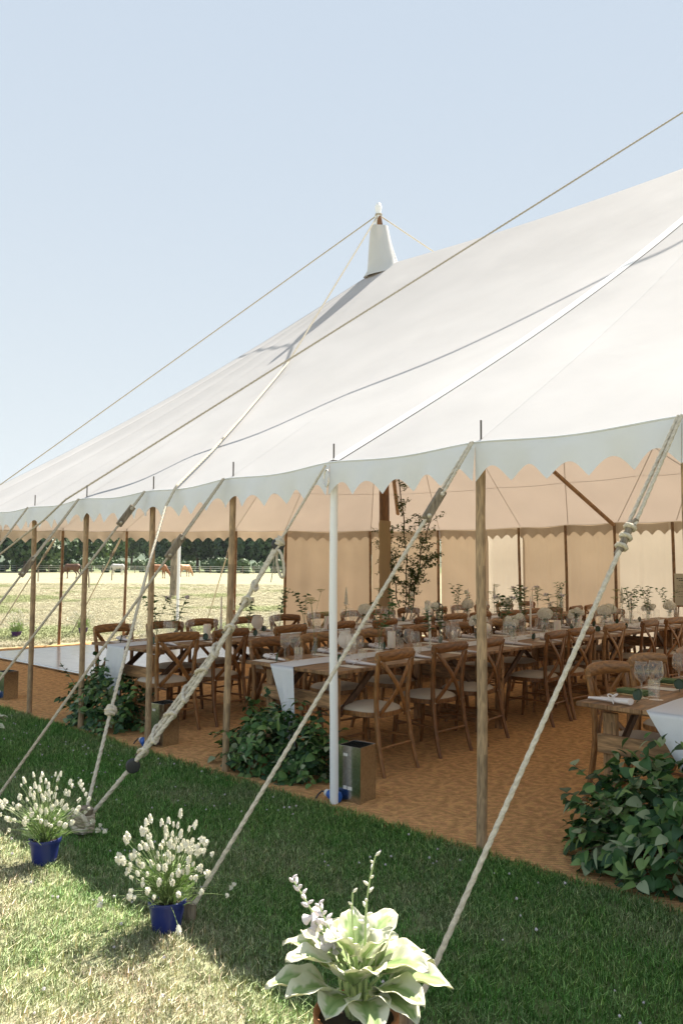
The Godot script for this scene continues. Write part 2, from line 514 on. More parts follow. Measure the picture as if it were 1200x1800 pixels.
func build_marquee() -> void:
	var t := thing("marquee_canopy", "large ivory canvas roof of the pole marquee with scalloped valance", "marquee", W(O), YAW)
	var nk := knots.size()
	for i in nk:
		var k0: Array = knots[i]
		var k1: Array = knots[(i + 1) % nk]
		var len := Vector2(k1[0] - k0[0], k1[1] - k0[1]).length()
		var nu := maxi(6, int(len / 0.12)) + 1
		var nv := 30
		var pts := []
		for u in nu:
			for w in nv:
				pts.append(roof(i, float(u) / (nu - 1), float(w) / (nv - 1)) - O)
		var m := MB.new()
		m.sheet(pts, nu, nv, Vector3.UP)
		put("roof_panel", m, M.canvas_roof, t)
		# the seam down to each side pole: a doubled strip of canvas standing a little proud, above and below
		var broad: bool = i in [2]
		for side in [1.0]:
			var sp := []
			var w2 := 0.055 if broad else 0.006
			for w in 40:
				var tt := 0.02 + 0.975 * w / 39.0
				var c := roof(i, 0.0, tt)
				var nn := roof_normal(i, 0.001, tt)
				var ahead := (roof(i, 0.0, minf(tt + 0.02, 1.0)) - roof(i, 0.0, tt - 0.02)).normalized()
				var sidew := ahead.cross(nn).normalized()
				for s in 5:
					var q := (s - 2) / 2.0
					var lift: float = (0.007 * (1.0 - q * q) + 0.002 if broad else 0.0008) * side
					sp.append(c + sidew * q * w2 + nn * lift - O)
			var sm := MB.new()
			sm.sheet(sp, 40, 5, Vector3.UP * side)
			put("seam", sm, M.canvas_webbing if broad else M.canvas_band, t)
		# the cloth's widths are joined across the panel too
		if len > 0.7:
			for tt in [0.34, 0.56, 0.78]:
				var sp := []
				for u in 13:
					for s in 2:
						var q := roof(i, u / 12.0, tt + (s - 0.5) * 0.0018)
						sp.append(q + roof_normal(i, clampf(u / 12.0, 0.02, 0.98), tt) * -0.004 - O)
				var sm := MB.new()
				sm.sheet(sp, 13, 2, Vector3.UP)
				put("cross_seam", sm, M.canvas_band, t)
		# valance with its scallops
		var nsc := maxi(2, int(round(len / 0.225)))
		var nvu := nsc * 12 + 1
		var vp := []
		var rnd := rng.randf() * 6.0
		for u in nvu:
			var f := float(u) / (nvu - 1)
			var top := roof(i, f, 1.0)
			var dir := Vector3(k1[0] - k0[0], 0, k1[1] - k0[1]).normalized()
			var outw := Vector3(dir.z, 0, -dir.x)
			if outw.dot(top - O) < 0.0: outw = -outw
			var ph: float = fposmod(f * nsc, 1.0)
			var drop := 0.215 - 0.082 * pow(sin(PI * ph), 1.15)
			for w in 6:
				var g := w / 5.0
				var wave := 0.012 * sin(f * len * 9.0 + rnd) * g + 0.010 * sin(f * len * 23.0 + rnd * 2.0) * g * g
				vp.append(top + outw * (0.02 * sqrt(g) + wave) - Vector3(0, drop * g - 0.004, 0) - O)
		var vm := MB.new()
		var mid := (roof(i, 0.5, 1.0) - O)
		vm.sheet(vp, nvu, 6, Vector3(mid.x, 0, mid.z).normalized())
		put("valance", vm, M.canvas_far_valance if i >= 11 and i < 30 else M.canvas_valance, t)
		# bolt rope along the eave
		var er := []
		for u in 25:
			er.append(roof(i, u / 24.0, 1.0) + Vector3(0, 0.004, 0) - O)
		var em := MB.new()
		em.tube(er, 0.006, 6, false)
		put("eave_rope", em, M.canvas_valance, t)
	# the cowl over each king pole
	for ka in [K1, K2]:
		var m := MB.new()
		var pts := []
		var ns := 25
		for w in 9:
			var g := w / 8.0
			for u in ns:
				var th := TAU * u / (ns - 1)
				var r := lerpf(0.28, 0.125, pow(g, 0.75)) * (1.0 + 0.05 * sin(th * 3.0 + g * 5.0)) + (0.03 if w == 0 else 0.0)
				var y := RIDGE_H - 0.10 + g * 0.72 - 0.12 * (1.0 - g) * absf(cos(th - PI / 2)) + 0.03 * sin(th + 1.0) * g
				pts.append(Vector3(ka + 0.02 + 0.09 * g + r * cos(th), y, RIDGE_B + r * sin(th)) - O)
		m.sheet(pts, 9, ns, Vector3.UP)
		for k in m.n.size():
			var q: Vector3 = m.p[k] + O - Vector3(ka + 0.06, RIDGE_H, RIDGE_B)
			if m.n[k].dot(Vector3(q.x, 0.05, q.z)) < 0.0: m.n[k] = -m.n[k]
		m.ix.clear()
		for w in 8:
			for u in ns - 1:
				var k := w * ns + u
				m.quad(k, k + 1, k + ns + 1, k + ns)
		put("cowl", m, M.cowl_canvas, t)
		# added unseen canvas disc that stops sun leaking in round the pole
		m = MB.new()
		m.lathe([Vector2(0.05, RIDGE_H - 0.03), Vector2(0.16, RIDGE_H - 0.05), Vector2(0.25, RIDGE_H - 0.15)], 24, Transform3D(Basis(), Vector3(ka - O.x, 0, RIDGE_B - O.z)))
		put("added_sun_stop", m, M.cowl_canvas, t)

func build_king_pole(ka: float, label: String) -> void:
	var t := thing("king_pole", label, "tent pole", W(Vector3(ka, 0, RIDGE_B)), YAW)
	var m := MB.new()
	m.tube([Vector3(-0.02, 0.0, 0), Vector3(0.0, 2.4, 0), Vector3(0.09, RIDGE_H + 0.5, 0), Vector3(0.125, 6.62, 0)], [0.075, 0.072, 0.055, 0.045], 16)
	put("shaft", m, M.king_wood, t)
	m = MB.new()
	m.lathe([Vector2(0, 6.84), Vector2(0.032, 6.825), Vector2(0.052, 6.775), Vector2(0.046, 6.73), Vector2(0.036, 6.69), Vector2(0.05, 6.62), Vector2(0.055, 6.44), Vector2(0, 6.43)], 14, Transform3D(Basis(), Vector3(0.13, 0, 0)))
	put("finial", m, M.white_paint, t)
	m = MB.new()
	m.rope([Vector3(0.17, 6.66, 0), Vector3(0.13, 6.655, 0.05), Vector3(0.08, 6.65, 0), Vector3(0.13, 6.645, -0.05), Vector3(0.17, 6.64, 0)], 0.018)
	put("rope_collar", m, M.rope_grey, t)
	m = MB.new()
	var pts := []
	var rad := []
	for k in 40:
		var y := 2.13 - 2.1 * k / 39.0
		pts.append(Vector3(-0.012 + 0.006 * sin(k * 0.7), y, 0.004 * cos(k * 1.3)))
		rad.append(0.083 + 0.004 * sin(k * 2.1))
	m.tube(pts, rad, 18)
	put("hessian_wrap", m, M.hessian, t)

func side_pole(a: float, b: float, h: float, wood: Material, label: String, group: String, lean := 0.0, r := 0.024, spike := true) -> void:
	var t := thing("side_pole", label, "tent pole", W(Vector3(a, 0, b)), YAW, group)
	var m := MB.new()
	var pts := []
	var rad := []
	for k in 13:
		var f := k / 12.0
		pts.append(Vector3(lean * f + 0.003 * sin(f * 7.0 + a), f * (h - 0.012), 0.003 * cos(f * 5.0 + a * 2.0)))
		rad.append(r * (1.06 - 0.10 * f + 0.03 * sin(k * 2.3 + a * 3.0)))
	m.tube(pts, rad, 14)
	put("shaft", m, wood, t)
	if spike:
		m = MB.new()
		m.tube([Vector3(lean, h - 0.03, 0), Vector3(lean, h + 0.13, 0)], 0.0055, 8)
		put("spike", m, M.iron, t)

func build_poles() -> void:
	var names := ["brown wooden side pole nearest the right edge of the picture", "thick brown wooden side pole standing between the white pole and the right edge", "", "brown wooden side pole first to the left of the white pole",
		"brown wooden side pole second to the left of the white pole", "brown wooden side pole third to the left of the white pole", "brown wooden side pole fourth to the left of the white pole"]
	var leans := [0.0, -0.01, 0.02, -0.04, -0.01, 0.0, 0.03]
	for i in 7:
		var k: Array = knots[i]
		if i == 2:
			side_pole(k[0] - 0.01, 3.64, k[2], M.white_paint, "white painted metal side pole at the middle of the near eave", "", 0.02, 0.026)
		else:
			side_pole(k[0] - leans[i] * 0.5, 3.64, k[2], M.pole_wood, names[i], "side poles along the near eave", leans[i], 0.027 if i == 1 else 0.024)
	# poles of the open end and of the far wall
	var seen := {13: "slim brown pole at the open end, first one left of the canvas wall", 14: "slim brown pole at the open end, standing behind the dance floor's far corner", 15: "slim brown pole at the open end, just left of the first canvas wall panel", 16: "slim brown pole at the left edge of the canvas wall",
		17: "slim dark pole against the canvas wall, just left of the wrapped king pole", 18: "slim dark pole against the canvas wall, just right of the leafy branches", 19: "slim dark pole against the canvas wall, right of the pale gap between panels",
		20: "slim dark pole against the canvas wall, second right of the pale gap", 21: "slim dark pole where the canvas wall turns bright", 22: "slim dark pole against the bright canvas wall behind the sign"}
	seen[13] = "slim brown pole at the open end, farthest left of those behind the dance floor"
	for i in range(12, 24):
		if not seen.has(i): continue
		var k: Array = knots[i]
		var inward := (Vector3(7.0, 0, 8.6) - Vector3(k[0], 0, k[1])).normalized() * 0.05
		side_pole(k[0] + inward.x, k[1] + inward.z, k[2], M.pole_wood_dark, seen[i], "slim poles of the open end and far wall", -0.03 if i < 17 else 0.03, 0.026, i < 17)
	# the raking quarter poles under the roof
	for d in [[Vector3(6.28, 2.23, 13.48), Vector3(6.80, 3.44, 11.45), "pale raking quarter pole under the roof above the bright canvas wall"], [roof(17, 0.42, 0.88) - Vector3(0, 0.05, 0), roof(17, 0.36, 0.62) - Vector3(0, 0.06, 0), "short pale raking pole under the roof behind the leafy branches"]]:
		var m := MB.new()
		m.beam(Vector3.ZERO, d[1] - d[0], 0.075, 0.05, Vector3(1, 0, 0.4), 0.012)
		var t := tag(put("quarter_pole", m, M.table_wood_pale, self), d[2], "tent pole")
		t.position = W(d[0]); t.rotation.y = YAW

func build_walls() -> void:
	# canvas hung outside the far eave, one length between each pair of poles
	var names := {16: "canvas wall panel at the far left, next to the open end", 17: "canvas wall panel behind the hessian wrapped king pole", 18: "canvas wall panel right of the leafy branches", 19: "canvas wall panel first right of the pale gap",
		20: "canvas wall panel second right of the pale gap", 21: "bright sunlit canvas wall panel left of the small sign", 22: "bright sunlit canvas wall panel behind the small sign"}
	for i in range(16, 26):
		var k0: Array = knots[i]
		var k1: Array = knots[i + 1]
		var p0 := Vector2(k0[0], k0[1])
		var p1 := Vector2(k1[0], k1[1])
		var along := (p1 - p0).normalized()
		var outw := Vector2(along.y, -along.x)
		if outw.dot((p0 + p1) * 0.5 - Vector2(4.8, 8.6)) < 0.0: outw = -outw
		var n0 := p0 + outw * 0.06
		var n1 := p1 + outw * 0.06
		if i == 18: n1 = n0.lerp(n1, 0.60)      # leaves a gap at the end of this bay
		var nu := 40
		var nv := 10
		var pts := []
		var ph := rng.randf() * 6.0
		var base := Vector3(n0.x, 0, n0.y)
		for u in nu:
			var f := float(u) / (nu - 1)
			for w in nv:
				var g := float(w) / (nv - 1)
				var q := n0.lerp(n1, f)
				var wav := (0.045 * sin(f * 9.0 + ph + g * 0.7) + 0.018 * sin(f * 23.0 - ph - g)) * sin(PI * clampf(f, 0.03, 0.97)) * (0.25 + 0.75 * g)
				q += outw * (absf(wav) + 0.02 * g)
				if w == 0: q = p0.lerp(p1, f * (0.6 if i == 18 else 1.0)) + outw * 0.004
				pts.append(Vector3(q.x, lerpf(lerpf(k0[2], k1[2], f) - 0.006 - 0.016 * pow(sin(PI * f * (0.6 if i == 18 else 1.0)), 1.5), 0.015, g), q.y) - base)
		var m := MB.new()
		m.sheet(pts, nu, nv, Vector3(outw.x, 0, outw.y))
		var label: String = names.get(i, "bright canvas wall panel number %d to the right of the small sign" % (i - 22))
		var o := tag(put("wall_panel", m, M.canvas_sunlit if i >= 21 else M.canvas_wall, self), label, "canvas wall", "canvas wall panels of the far side")  # the right-hand panels take the brighter copy, direct sun put into its colour
		o.position = W(base); o.rotation.y = YAW
		if i == 18:
			# a curtain closes the gap, direct sun put into its brighter colour
			pts = []
			for u in 24:
				var f := u / 23.0
				for w in nv:
					var g := float(w) / (nv - 1)
					var q := (p0 + outw * 0.1).lerp(p1 + outw * 0.1, lerpf(0.55, 1.02, f)) + outw * 0.03 * (1.0 + sin(f * 22.0)) * (0.3 + g * 0.7)
					if w == 0: q = p0.lerp(p1, lerpf(0.55, 1.0, f)) + outw * 0.003
					pts.append(Vector3(q.x, lerpf(2.235, 0.015, g), q.y) - base)
			m = MB.new()
			m.sheet(pts, 24, nv, Vector3(outw.x, 0, outw.y))
			var c := tag(put("door_curtain", m, M.canvas_sunlit, self), "pale sunlit canvas curtain hanging in the gap between two wall panels", "canvas curtain")
			c.position = W(base); c.rotation.y = YAW

# ---------------------------------------------------------------- ropes
func guy(label: String, path: Array, r: float, mat_: Material, tension := -1.0, kind := 0, laid := true) -> Node3D:
	var base: Vector3 = path[path.size() - 1]
	var t := thing("guy_rope", label, "rope", W(base), YAW, "guy ropes of the marquee")
	var p := []
	for q in path: p.append(q - base)
	var m := MB.new()
	if tension > 0.0:
		# double from the eave down to the runner, single from there
		var a: Vector3 = p[0]
		var d: Vector3 = (p[p.size() - 1] - a)
		var at := a + d * tension
		var dir := d.normalized()
		var side := dir.cross(Vector3.UP).normalized()
		var l := 0.2
		for s in [-1.0, 1.0]:
			m.rope([a + side * 0.008 * s, at - dir * l * 0.3 + side * 0.017 * s], r * 0.85)
		m.rope([at + dir * l * 0.35, p[p.size() - 1]], r)
		put("rope", m, mat_, t)
		m = MB.new()
		if kind == 0:
			m.beam(at - dir * l * 0.5, at + dir * l * 0.5, 0.052, 0.022, side.cross(dir), 0.006)
			put("wooden_runner", m, M.grey_wood, t)
			m = MB.new()
			for s in [-0.36, 0.36]:
				m.lathe([Vector2(0, 0.024), Vector2(0.011, 0.02), Vector2(0.014, 0), Vector2(0.011, -0.02), Vector2(0, -0.024)], 10, Transform3D(Basis(dir.cross(side), side, dir), at + dir * l * s))
			put("rope_knots", m, mat_, t)
		else:
			m.tube([at - dir * 0.09 - side * 0.016, at - dir * 0.05, at + dir * 0.06, at + dir * 0.09 + side * 0.01], [0.011, 0.015, 0.015, 0.010], 10)
			put("toggle", m, M.grey_wood, t)
			m = MB.new()
			for k in 3:
				var c: Vector3 = at + dir * (-0.05 + 0.05 * k)
				var ring := []
				for q in 11:
					var g := TAU * q / 10.0
					ring.append(c + (side * cos(g) + side.cross(dir) * sin(g)) * 0.019)
				m.rope(ring, r)
			put("rope_turns", m, mat_, t)
	else:
		if laid: m.rope(p, r)
		else: m.tube(p, r, 6)
		put("rope", m, mat_, t)
	return t

func knot_ball(at: Vector3, r: float, dir: Vector3) -> MB:
	var m := MB.new()
	var side := dir.cross(Vector3.UP).normalized()
	var up := side.cross(dir)
	for k in 3:
		var ring := []
		var tilt := (k - 1) * 0.5
		for q in 17:
			var g := TAU * q / 16.0
			ring.append(at + dir * ((k - 1) * r * 0.5 + sin(g) * r * tilt * 0.6) + (side * cos(g) + up * sin(g)) * r * (1.0 - 0.2 * absf(k - 1)))
		m.rope(ring, r * 0.48)
	return m

func build_ropes() -> void:
	guy("pale guy rope with a rope wound toggle, nearest the right edge", [Vector3(1.345, 2.17, 3.56), Vector3(1.675, 0.02, 2.05)], 0.0095, M.rope, 0.255, 1)
	guy("pale guy rope from the thick brown pole, with a wooden runner, crossing the white pole", [Vector3(2.45, 2.165, 3.56), Vector3(2.85, 0.04, 2.06)], 0.0095, M.rope, 0.165)
	guy("guy rope with a runner, from the first pole left of the white pole", [Vector3(4.61, 2.12, 3.56), Vector3(4.87, 0.03, 2.05)], 0.009, M.rope_grey, 0.24)
	guy("guy rope with a wooden runner from the second pole left of the white pole", [Vector3(5.65, 2.09, 3.56), Vector3(5.92, 0.03, 2.05)], 0.009, M.rope_grey, 0.10)
	guy("guy rope from the third pole left of the white pole", [Vector3(6.74, 2.085, 3.56), Vector3(6.78, 0.03, 2.05)], 0.009, M.rope_grey, 0.30)
	guy("guy rope from the fourth pole left of the white pole, at the picture's left edge", [Vector3(7.77, 2.055, 3.56), Vector3(7.55, 0.03, 2.05)], 0.009, M.rope_grey)
	# long stays of the king poles
	var top1 := Vector3(K1 + 0.13, 6.66, RIDGE_B)
	var top2 := Vector3(K2 + 0.13, 6.66, RIDGE_B)
	guy("long thin stay rope running from the upper right corner down across the roof", [top2, Vector3(6.97, 2.09, 3.55), Vector3(7.12, 1.9, 3.42), Vector3(9.4, 0.02, 2.05)], 0.0085, M.rope_grey)
	var g1 := []
	g1.append(top1)
	for q in [[4, 0.35, 0.50], [4, 0.14, 0.58], [3, 1.0, 0.65], [3, 0.9, 0.76], [3, 0.75, 0.89], [3, 0.62, 1.0]]:
		g1.append(roof(q[0], q[1], q[2]) + Vector3(0, 0.03, -0.012))
	g1.append(Vector3(5.25, 1.95, 3.50))
	g1.append(Vector3(4.886, 1.464, 3.118))
	g1.append(Vector3(4.472, 0.592, 2.613))
	g1.append(Vector3(4.21, 0.06, 2.31))
	var gg := guy("long pale stay rope from the white cowl over the roof, knotted low down", g1, 0.0105, M.rope)
	put("stopper_knot", knot_ball(Vector3(4.472, 0.592, 2.613) - g1[g1.size() - 1], 0.028, (g1[g1.size() - 2] - g1[g1.size() - 1]).normalized()), M.rope, gg)
	guy("thin stay rope from the white cowl going down behind the left end of the roof", [top1, Vector3(21, 0, 4.5)], 0.0095, M.rope_grey, -1.0, 0, false)
	guy("thin stay rope from the white cowl going down behind the ridge", [top1, Vector3(1, 0, 18.5)], 0.0095, M.rope, -1.0, 0, false)
	# ropes of the open end
	for d in [[13, "guy rope outside the open end, left of the dance floor"], [14, "guy rope outside the open end, behind the dance floor's far corner"], [15, "guy rope outside the open end, nearest the canvas wall"]]:
		var k: Array = knots[d[0]]
		var o := (Vector3(k[0], 0, k[1]) - Vector3(7.5, 0, 8.6)).normalized()
		guy(d[1], [Vector3(k[0], k[2], k[1]), Vector3(k[0], 0, k[1]) + o * 1.9], 0.012, M.rope, 0.22)
	build_knotted_rope()
	# stakes
	var m := MB.new()
	m.tube([Vector3(0, -0.1, 0), Vector3(-0.02, 0.10, 0.005), Vector3(-0.028, 0.14, 0.01)], [0.034, 0.038, 0.036], 10)
	var st := thing("ground_stake", "stout wooden stake wound with thick rope beside the blue lavender pot", "stake", W(Vector3(4.19, 0, 2.29)), YAW)
	put("stake", m, M.grey_wood, st)
	m = MB.new()
	var coil := []
	for k in 120:
		var g := k * 0.42
		coil.append(Vector3(-0.01 + 0.052 * cos(g), 0.012 + 0.085 * k / 119.0, 0.052 * sin(g)))
	m.rope(coil, 0.0115)
	put("rope_coil", m, M.rope_grey, st)
	m = MB.new()
	var loop := []
	for k in 22:
		var g := TAU * k / 21.0
		loop.append(Vector3(-0.06 - 0.05 * cos(g), 0.085 + 0.045 * sin(g) - 0.02 * cos(g), -0.06 + 0.03 * cos(g)))
	m.rope(loop, 0.0115)
	put("loose_loop", m, M.rope, st)
	for d in [[2.85, 2.06, "short brown wooden stake half hidden behind the nearer lavender pot"], [1.675, 2.05, "wooden stake beyond the bottom edge beside the hosta"], [4.87, 2.05, "wooden stake beyond the left edge of the lawn"]]:
		m = MB.new()
		m.tube([Vector3(0, -0.1, 0), Vector3(0, 0.06, 0), Vector3(0.004, 0.075, 0)], [0.024, 0.026, 0.02], 10)
		tag(put("ground_stake", m, M.grey_wood, self, W(Vector3(d[0], 0, d[1]))), d[2], "stake")

func build_knotted_rope() -> void:
	var base := Vector3(4.19, 0.06, 2.31)
	var e := Vector3(3.562, 2.13, 3.557)
	var blk := Vector3(3.698, 1.631, 3.29)
	var low := Vector3(4.073, 0.372, 2.552)
	var t := thing("tackle_rope", "thick knotted rope tackle from the white pole's eave to the stake", "rope", W(base), YAW)
	var m := MB.new()
	m.rope([e - base, blk - base], 0.008)
	put("head_rope", m, M.rope, t)
	m = MB.new()
	m.rope([low + Vector3(0.012, -0.03, -0.02) - base, Vector3.ZERO], 0.0115)
	put("foot_rope", m, M.rope, t)
	# spring hook at the eave
	m = MB.new()
	var pts := []
	for k in 17:
		var g := TAU * k / 16.0
		pts.append(e + Vector3(-0.03 + 0.022 * cos(g), -0.085 + 0.055 * sin(g), -0.02) - base)
	m.tube(pts, 0.0042, 8, false)
	put("spring_hook", m, M.bolt, t)
	# three parallel falls that spread downwards, curving under their own weight
	var dir := (low - blk).normalized()
	var side := dir.cross(Vector3.UP).normalized()
	var upn := side.cross(dir).normalized()
	for s in [-1.0, 0.0, 1.0]:
		pts = []
		for k in 20:
			var f := k / 19.0
			var spread := 0.010 + 0.058 * smoothstep(0.22, 0.72, f) * (1.0 - 0.7 * smoothstep(0.90, 1.0, f))
			pts.append(blk.lerp(low, f) + side * s * spread + upn * (0.006 * sin(f * 9.0 + s) - 0.035 * sin(PI * f)) - base)
		m = MB.new()
		m.rope(pts, 0.0115)
		put("rope_fall", m, M.rope, t)
	# half hitches round the falls
	var at := 0.36
	var k2 := 0
	for f in [0.40, 0.50, 0.60, 0.70, 0.80, 0.885, 0.965, 0.20, 0.27]:
		var c := blk.lerp(low, f) - upn * 0.035 * sin(PI * f)
		var spread: float = 0.026 + 0.058 * smoothstep(0.22, 0.72, f) * (1.0 - 0.7 * smoothstep(0.90, 1.0, f))
		pts = []
		var sgn := 1.0 if k2 % 2 == 0 else -1.0
		for k in 19:
			var g := TAU * 1.12 * k / 18.0
			pts.append(c + side * cos(g) * spread + upn * sin(g) * 0.02 + dir * (0.022 * sgn * cos(g) * (1.0 + spread * 6.0) + 0.02 * (k / 18.0 - 0.5)) - base)
		m = MB.new()
		m.rope(pts, 0.0108)
		put("half_hitch", m, M.rope, t)
		k2 += 1
	# blocks: black sheaves at both ends
	for d in [[blk + dir * 0.01, "upper"], [low + dir * 0.035, "lower"]]:
		m = MB.new()
		var bs := Basis(dir.cross(side), side, dir)
		m.lathe([Vector2(0, 0.017), Vector2(0.034, 0.017), Vector2(0.041, 0.012), Vector2(0.036, 0.004), Vector2(0.036, -0.004), Vector2(0.041, -0.012), Vector2(0.034, -0.017), Vector2(0, -0.017)], 18, Transform3D(bs, d[0] - base))
		put("pulley_block", m, M.black_plastic, t)
	# the knot and loose loop under the upper block
	put("block_knot", knot_ball(blk - dir * 0.01 - base, 0.026, dir), M.rope, t)
	m = MB.new()
	pts = []
	for k in 17:
		var g := TAU * k / 16.0
		pts.append(blk + dir * 0.05 + Vector3(-0.045, -0.085, 0.0) + Vector3(0.03 * sin(g) + 0.02 * cos(g), 0.085 * cos(g), 0.01) - base)
	m.rope(pts, 0.0085)
	put("loose_loop", m, M.rope, t)
	m = MB.new()
	m.tube([blk + dir * 0.05 - base, blk + dir * 0.05 + Vector3(0.01, -0.12, 0) - base, blk + dir * 0.05 + Vector3(0.03, -0.2, 0.0) - base], 0.003, 6)
	put("loose_end", m, M.rope, t)

# ---------------------------------------------------------------- furniture
const ORD := ["first", "second", "third", "fourth", "fifth", "sixth", "seventh", "eighth", "ninth", "tenth", "eleventh", "twelfth", "thirteenth", "fourteenth"]
const ROWS := ["nearest table row", "middle table row", "farthest table row"]

# a cross-back chair: local z is the way its sitter faces, the origin on the floor under the seat
func make_chair(wood: Material) -> Node3D:
	var t := Node3D.new()
	var m: MB
	for s in [-1.0, 1.0]:
		# rear leg and back post in one bent piece
		m = MB.new()
		m.tube([Vector3(0.205 * s, 0, -0.285), Vector3(0.202 * s, 0.10, -0.255), Vector3(0.196 * s, 0.25, -0.222), Vector3(0.190 * s, 0.42, -0.200), Vector3(0.192 * s, 0.56, -0.198), Vector3(0.200 * s, 0.70, -0.210), Vector3(0.206 * s, 0.80, -0.228), Vector3(0.208 * s, 0.86, -0.242)],
			[0.0155, 0.017, 0.0185, 0.019, 0.0185, 0.018, 0.017, 0.015], 10)
		put("back_leg", m, wood, t)
		m = MB.new()
		m.tube([Vector3(0.185 * s, 0, 0.215), Vector3(0.178 * s, 0.22, 0.195), Vector3(0.168 * s, 0.435, 0.172)], [0.0135, 0.0185, 0.02], 10)
		put("front_leg", m, wood, t)
	# top rail, bowed backwards
	m = MB.new()
	var pts := []
	for u in 15:
		var f := u / 14.0 * 2.0 - 1.0
		var zc := -0.222 - 0.048 * (1.0 - f * f)
		for w in 13:
			var g := TAU * w / 12.0
			var hh := 0.041 * (1.0 - 0.10 * f * f * f * f)
			pts.append(Vector3(0.222 * f, 0.853 - 0.012 * f * f + sin(g) * hh, zc + cos(g) * 0.017 - 0.16 * sin(g) * hh))
	var first := m.p.size()
	for u in 15:
		for w in 13:
			var g := TAU * w / 12.0
			m.v(pts[u * 13 + w], Vector3(0, sin(g) * 0.35, cos(g)).normalized())
	for u in 14:
		for w in 12:
			var k := first + u * 13 + w
			m.quad(k, k + 1, k + 14, k + 13)
	for u in [0, 14]:
		var out := Vector3(-1 if u == 0 else 1, 0, 0)
		var mid := m.v(Vector3(0.222 * out.x, 0.841, -0.222), out)
		for w in 12:
			m.tri(mid, m.v(pts[u * 13 + w], out), m.v(pts[u * 13 + w + 1], out))
	put("top_rail", m, M[wood.resource_name + "_across"], t)
	# the two crossing slats, bowed
	for s in [-1.0, 1.0]:
		m = MB.new()
		var path := []
		for k in 13:
			var f := k / 12.0
			path.append(Vector3(lerpf(0.185 * s, -0.178 * s, f), lerpf(0.815, 0.405, f), lerpf(-0.232, -0.188, f) - 0.050 * sin(PI * f) * (1.0 if s > 0 else 0.82)))
		for k in 12:
			var a: Vector3 = path[k]
			var b: Vector3 = path[k + 1]
			if k == 0:
				m.colored = false
		var prev := -1
		for k in 13:
			var ahead: Vector3 = (path[mini(k + 1, 12)] - path[maxi(k - 1, 0)]).normalized()
			var wide := ahead.cross(Vector3(0, 0, 1)).normalized()
			var thick := wide.cross(ahead).normalized()
			var st := m.p.size()
			for q in 9:
				var g := TAU * q / 8.0 + PI / 8.0
				var cs := Vector2(cos(g), sin(g))
				m.v(path[k] + wide * 0.0185 * signf(cs.x) * pow(absf(cs.x), 0.5) + thick * 0.0065 * signf(cs.y) * pow(absf(cs.y), 0.5), (wide * cs.x * 0.4 + thick * cs.y).normalized())
			if prev >= 0:
				for q in 8: m.quad(prev + q, prev + q + 1, st + q + 1, st + q)
			prev = st
		put("cross_slat", m, wood, t)
	# seat frame and cushion: a rounded trapezium
	var outline := func(g: float, grow: float) -> Vector3:
		var c := cos(g)
		var s := sin(g)
		var w := 0.205 + 0.018 * s
		return Vector3(signf(c) * pow(absf(c), 0.62) * (w + grow), 0, signf(s) * pow(absf(s), 0.62) * (0.205 + grow) - 0.005)
	m = MB.new()
	var prof := [[-0.035, 0.405], [0.0, 0.405], [0.004, 0.41], [0.004, 0.437], [0.0, 0.441], [-0.02, 0.441]]
	var grid := []
	for q in prof:
		for k in 33:
			var o: Vector3 = outline.call(TAU * k / 32.0, q[0])
			grid.append(Vector3(o.x, q[1], o.z))
	m.sheet(grid, prof.size(), 33, Vector3.UP)
	for k in m.n.size():
		if m.p[k].y > 0.409 and m.p[k].y < 0.44:
			var q := Vector3(m.p[k].x, 0, m.p[k].z).normalized()
			m.n[k] = q
	m.ix.clear()
	for i in prof.size() - 1:
		for k in 32:
			var z := i * 33 + k
			m.quad(z, z + 1, z + 34, z + 33)
	put("seat_frame", m, wood, t)
	m = MB.new()
	grid = []
	for i in 9:
		var g := i / 8.0
		var grow := -0.004 - 0.20 * (1.0 - cos(g * PI / 2.0)) if i > 0 else -0.004
		for k in 33:
			var o: Vector3 = outline.call(TAU * k / 32.0, 0.0)
			var sc := cos(g * PI / 2.0)
			sc = pow(sc, 0.55) if i < 8 else 0.0
			grid.append(Vector3(o.x * 0.975 * sc, 0.441 + 0.038 * sin(g * PI / 2.0), o.z * 0.975 * sc))
	m.sheet(grid, 9, 33, Vector3.UP)
	for k in m.n.size():
		if m.p[k].y < 0.448:
			m.n[k] = Vector3(m.p[k].x, 0.05, m.p[k].z).normalized()
	m.ix.clear()
	for i in 8:
		for k in 32:
			var z := i * 33 + k
			m.quad(z, z + 1, z + 34, z + 33)
	put("seat_cushion", m, M.cushion, t)
	# stretchers
	for d in [[Vector3(0.182, 0.20, 0.197), Vector3(-0.182, 0.20, 0.197)], [Vector3(0.182, 0.235, 0.195), Vector3(0.197, 0.235, -0.222)], [Vector3(-0.182, 0.235, 0.195), Vector3(-0.197, 0.235, -0.222)], [Vector3(0.197, 0.20, -0.23), Vector3(-0.197, 0.20, -0.23)]]:
		m = MB.new()
		m.tube([d[0], (d[0] + d[1]) * 0.5, d[1]], [0.008, 0.0105, 0.008], 8)
		put("stretcher", m, M[wood.resource_name + "_across"], t)
	# the bolts that show as bright dots
	m = MB.new()
	for s in [-1.0, 1.0]:
		for q in [Vector3(0.19 * s, 0.42, -0.222), Vector3(0.205 * s, 0.812, -0.249), Vector3(0.168 * s, 0.412, -0.205), Vector3(0.190 * s, 0.81, -0.241)]:
			m.lathe([Vector2(0, 0.004), Vector2(0.004, 0.003), Vector2(0.0055, 0)], 8, Transform3D(Basis(Vector3.RIGHT, -PI / 2), q))
	put("bolts", m, M.bolt, t)
	return t

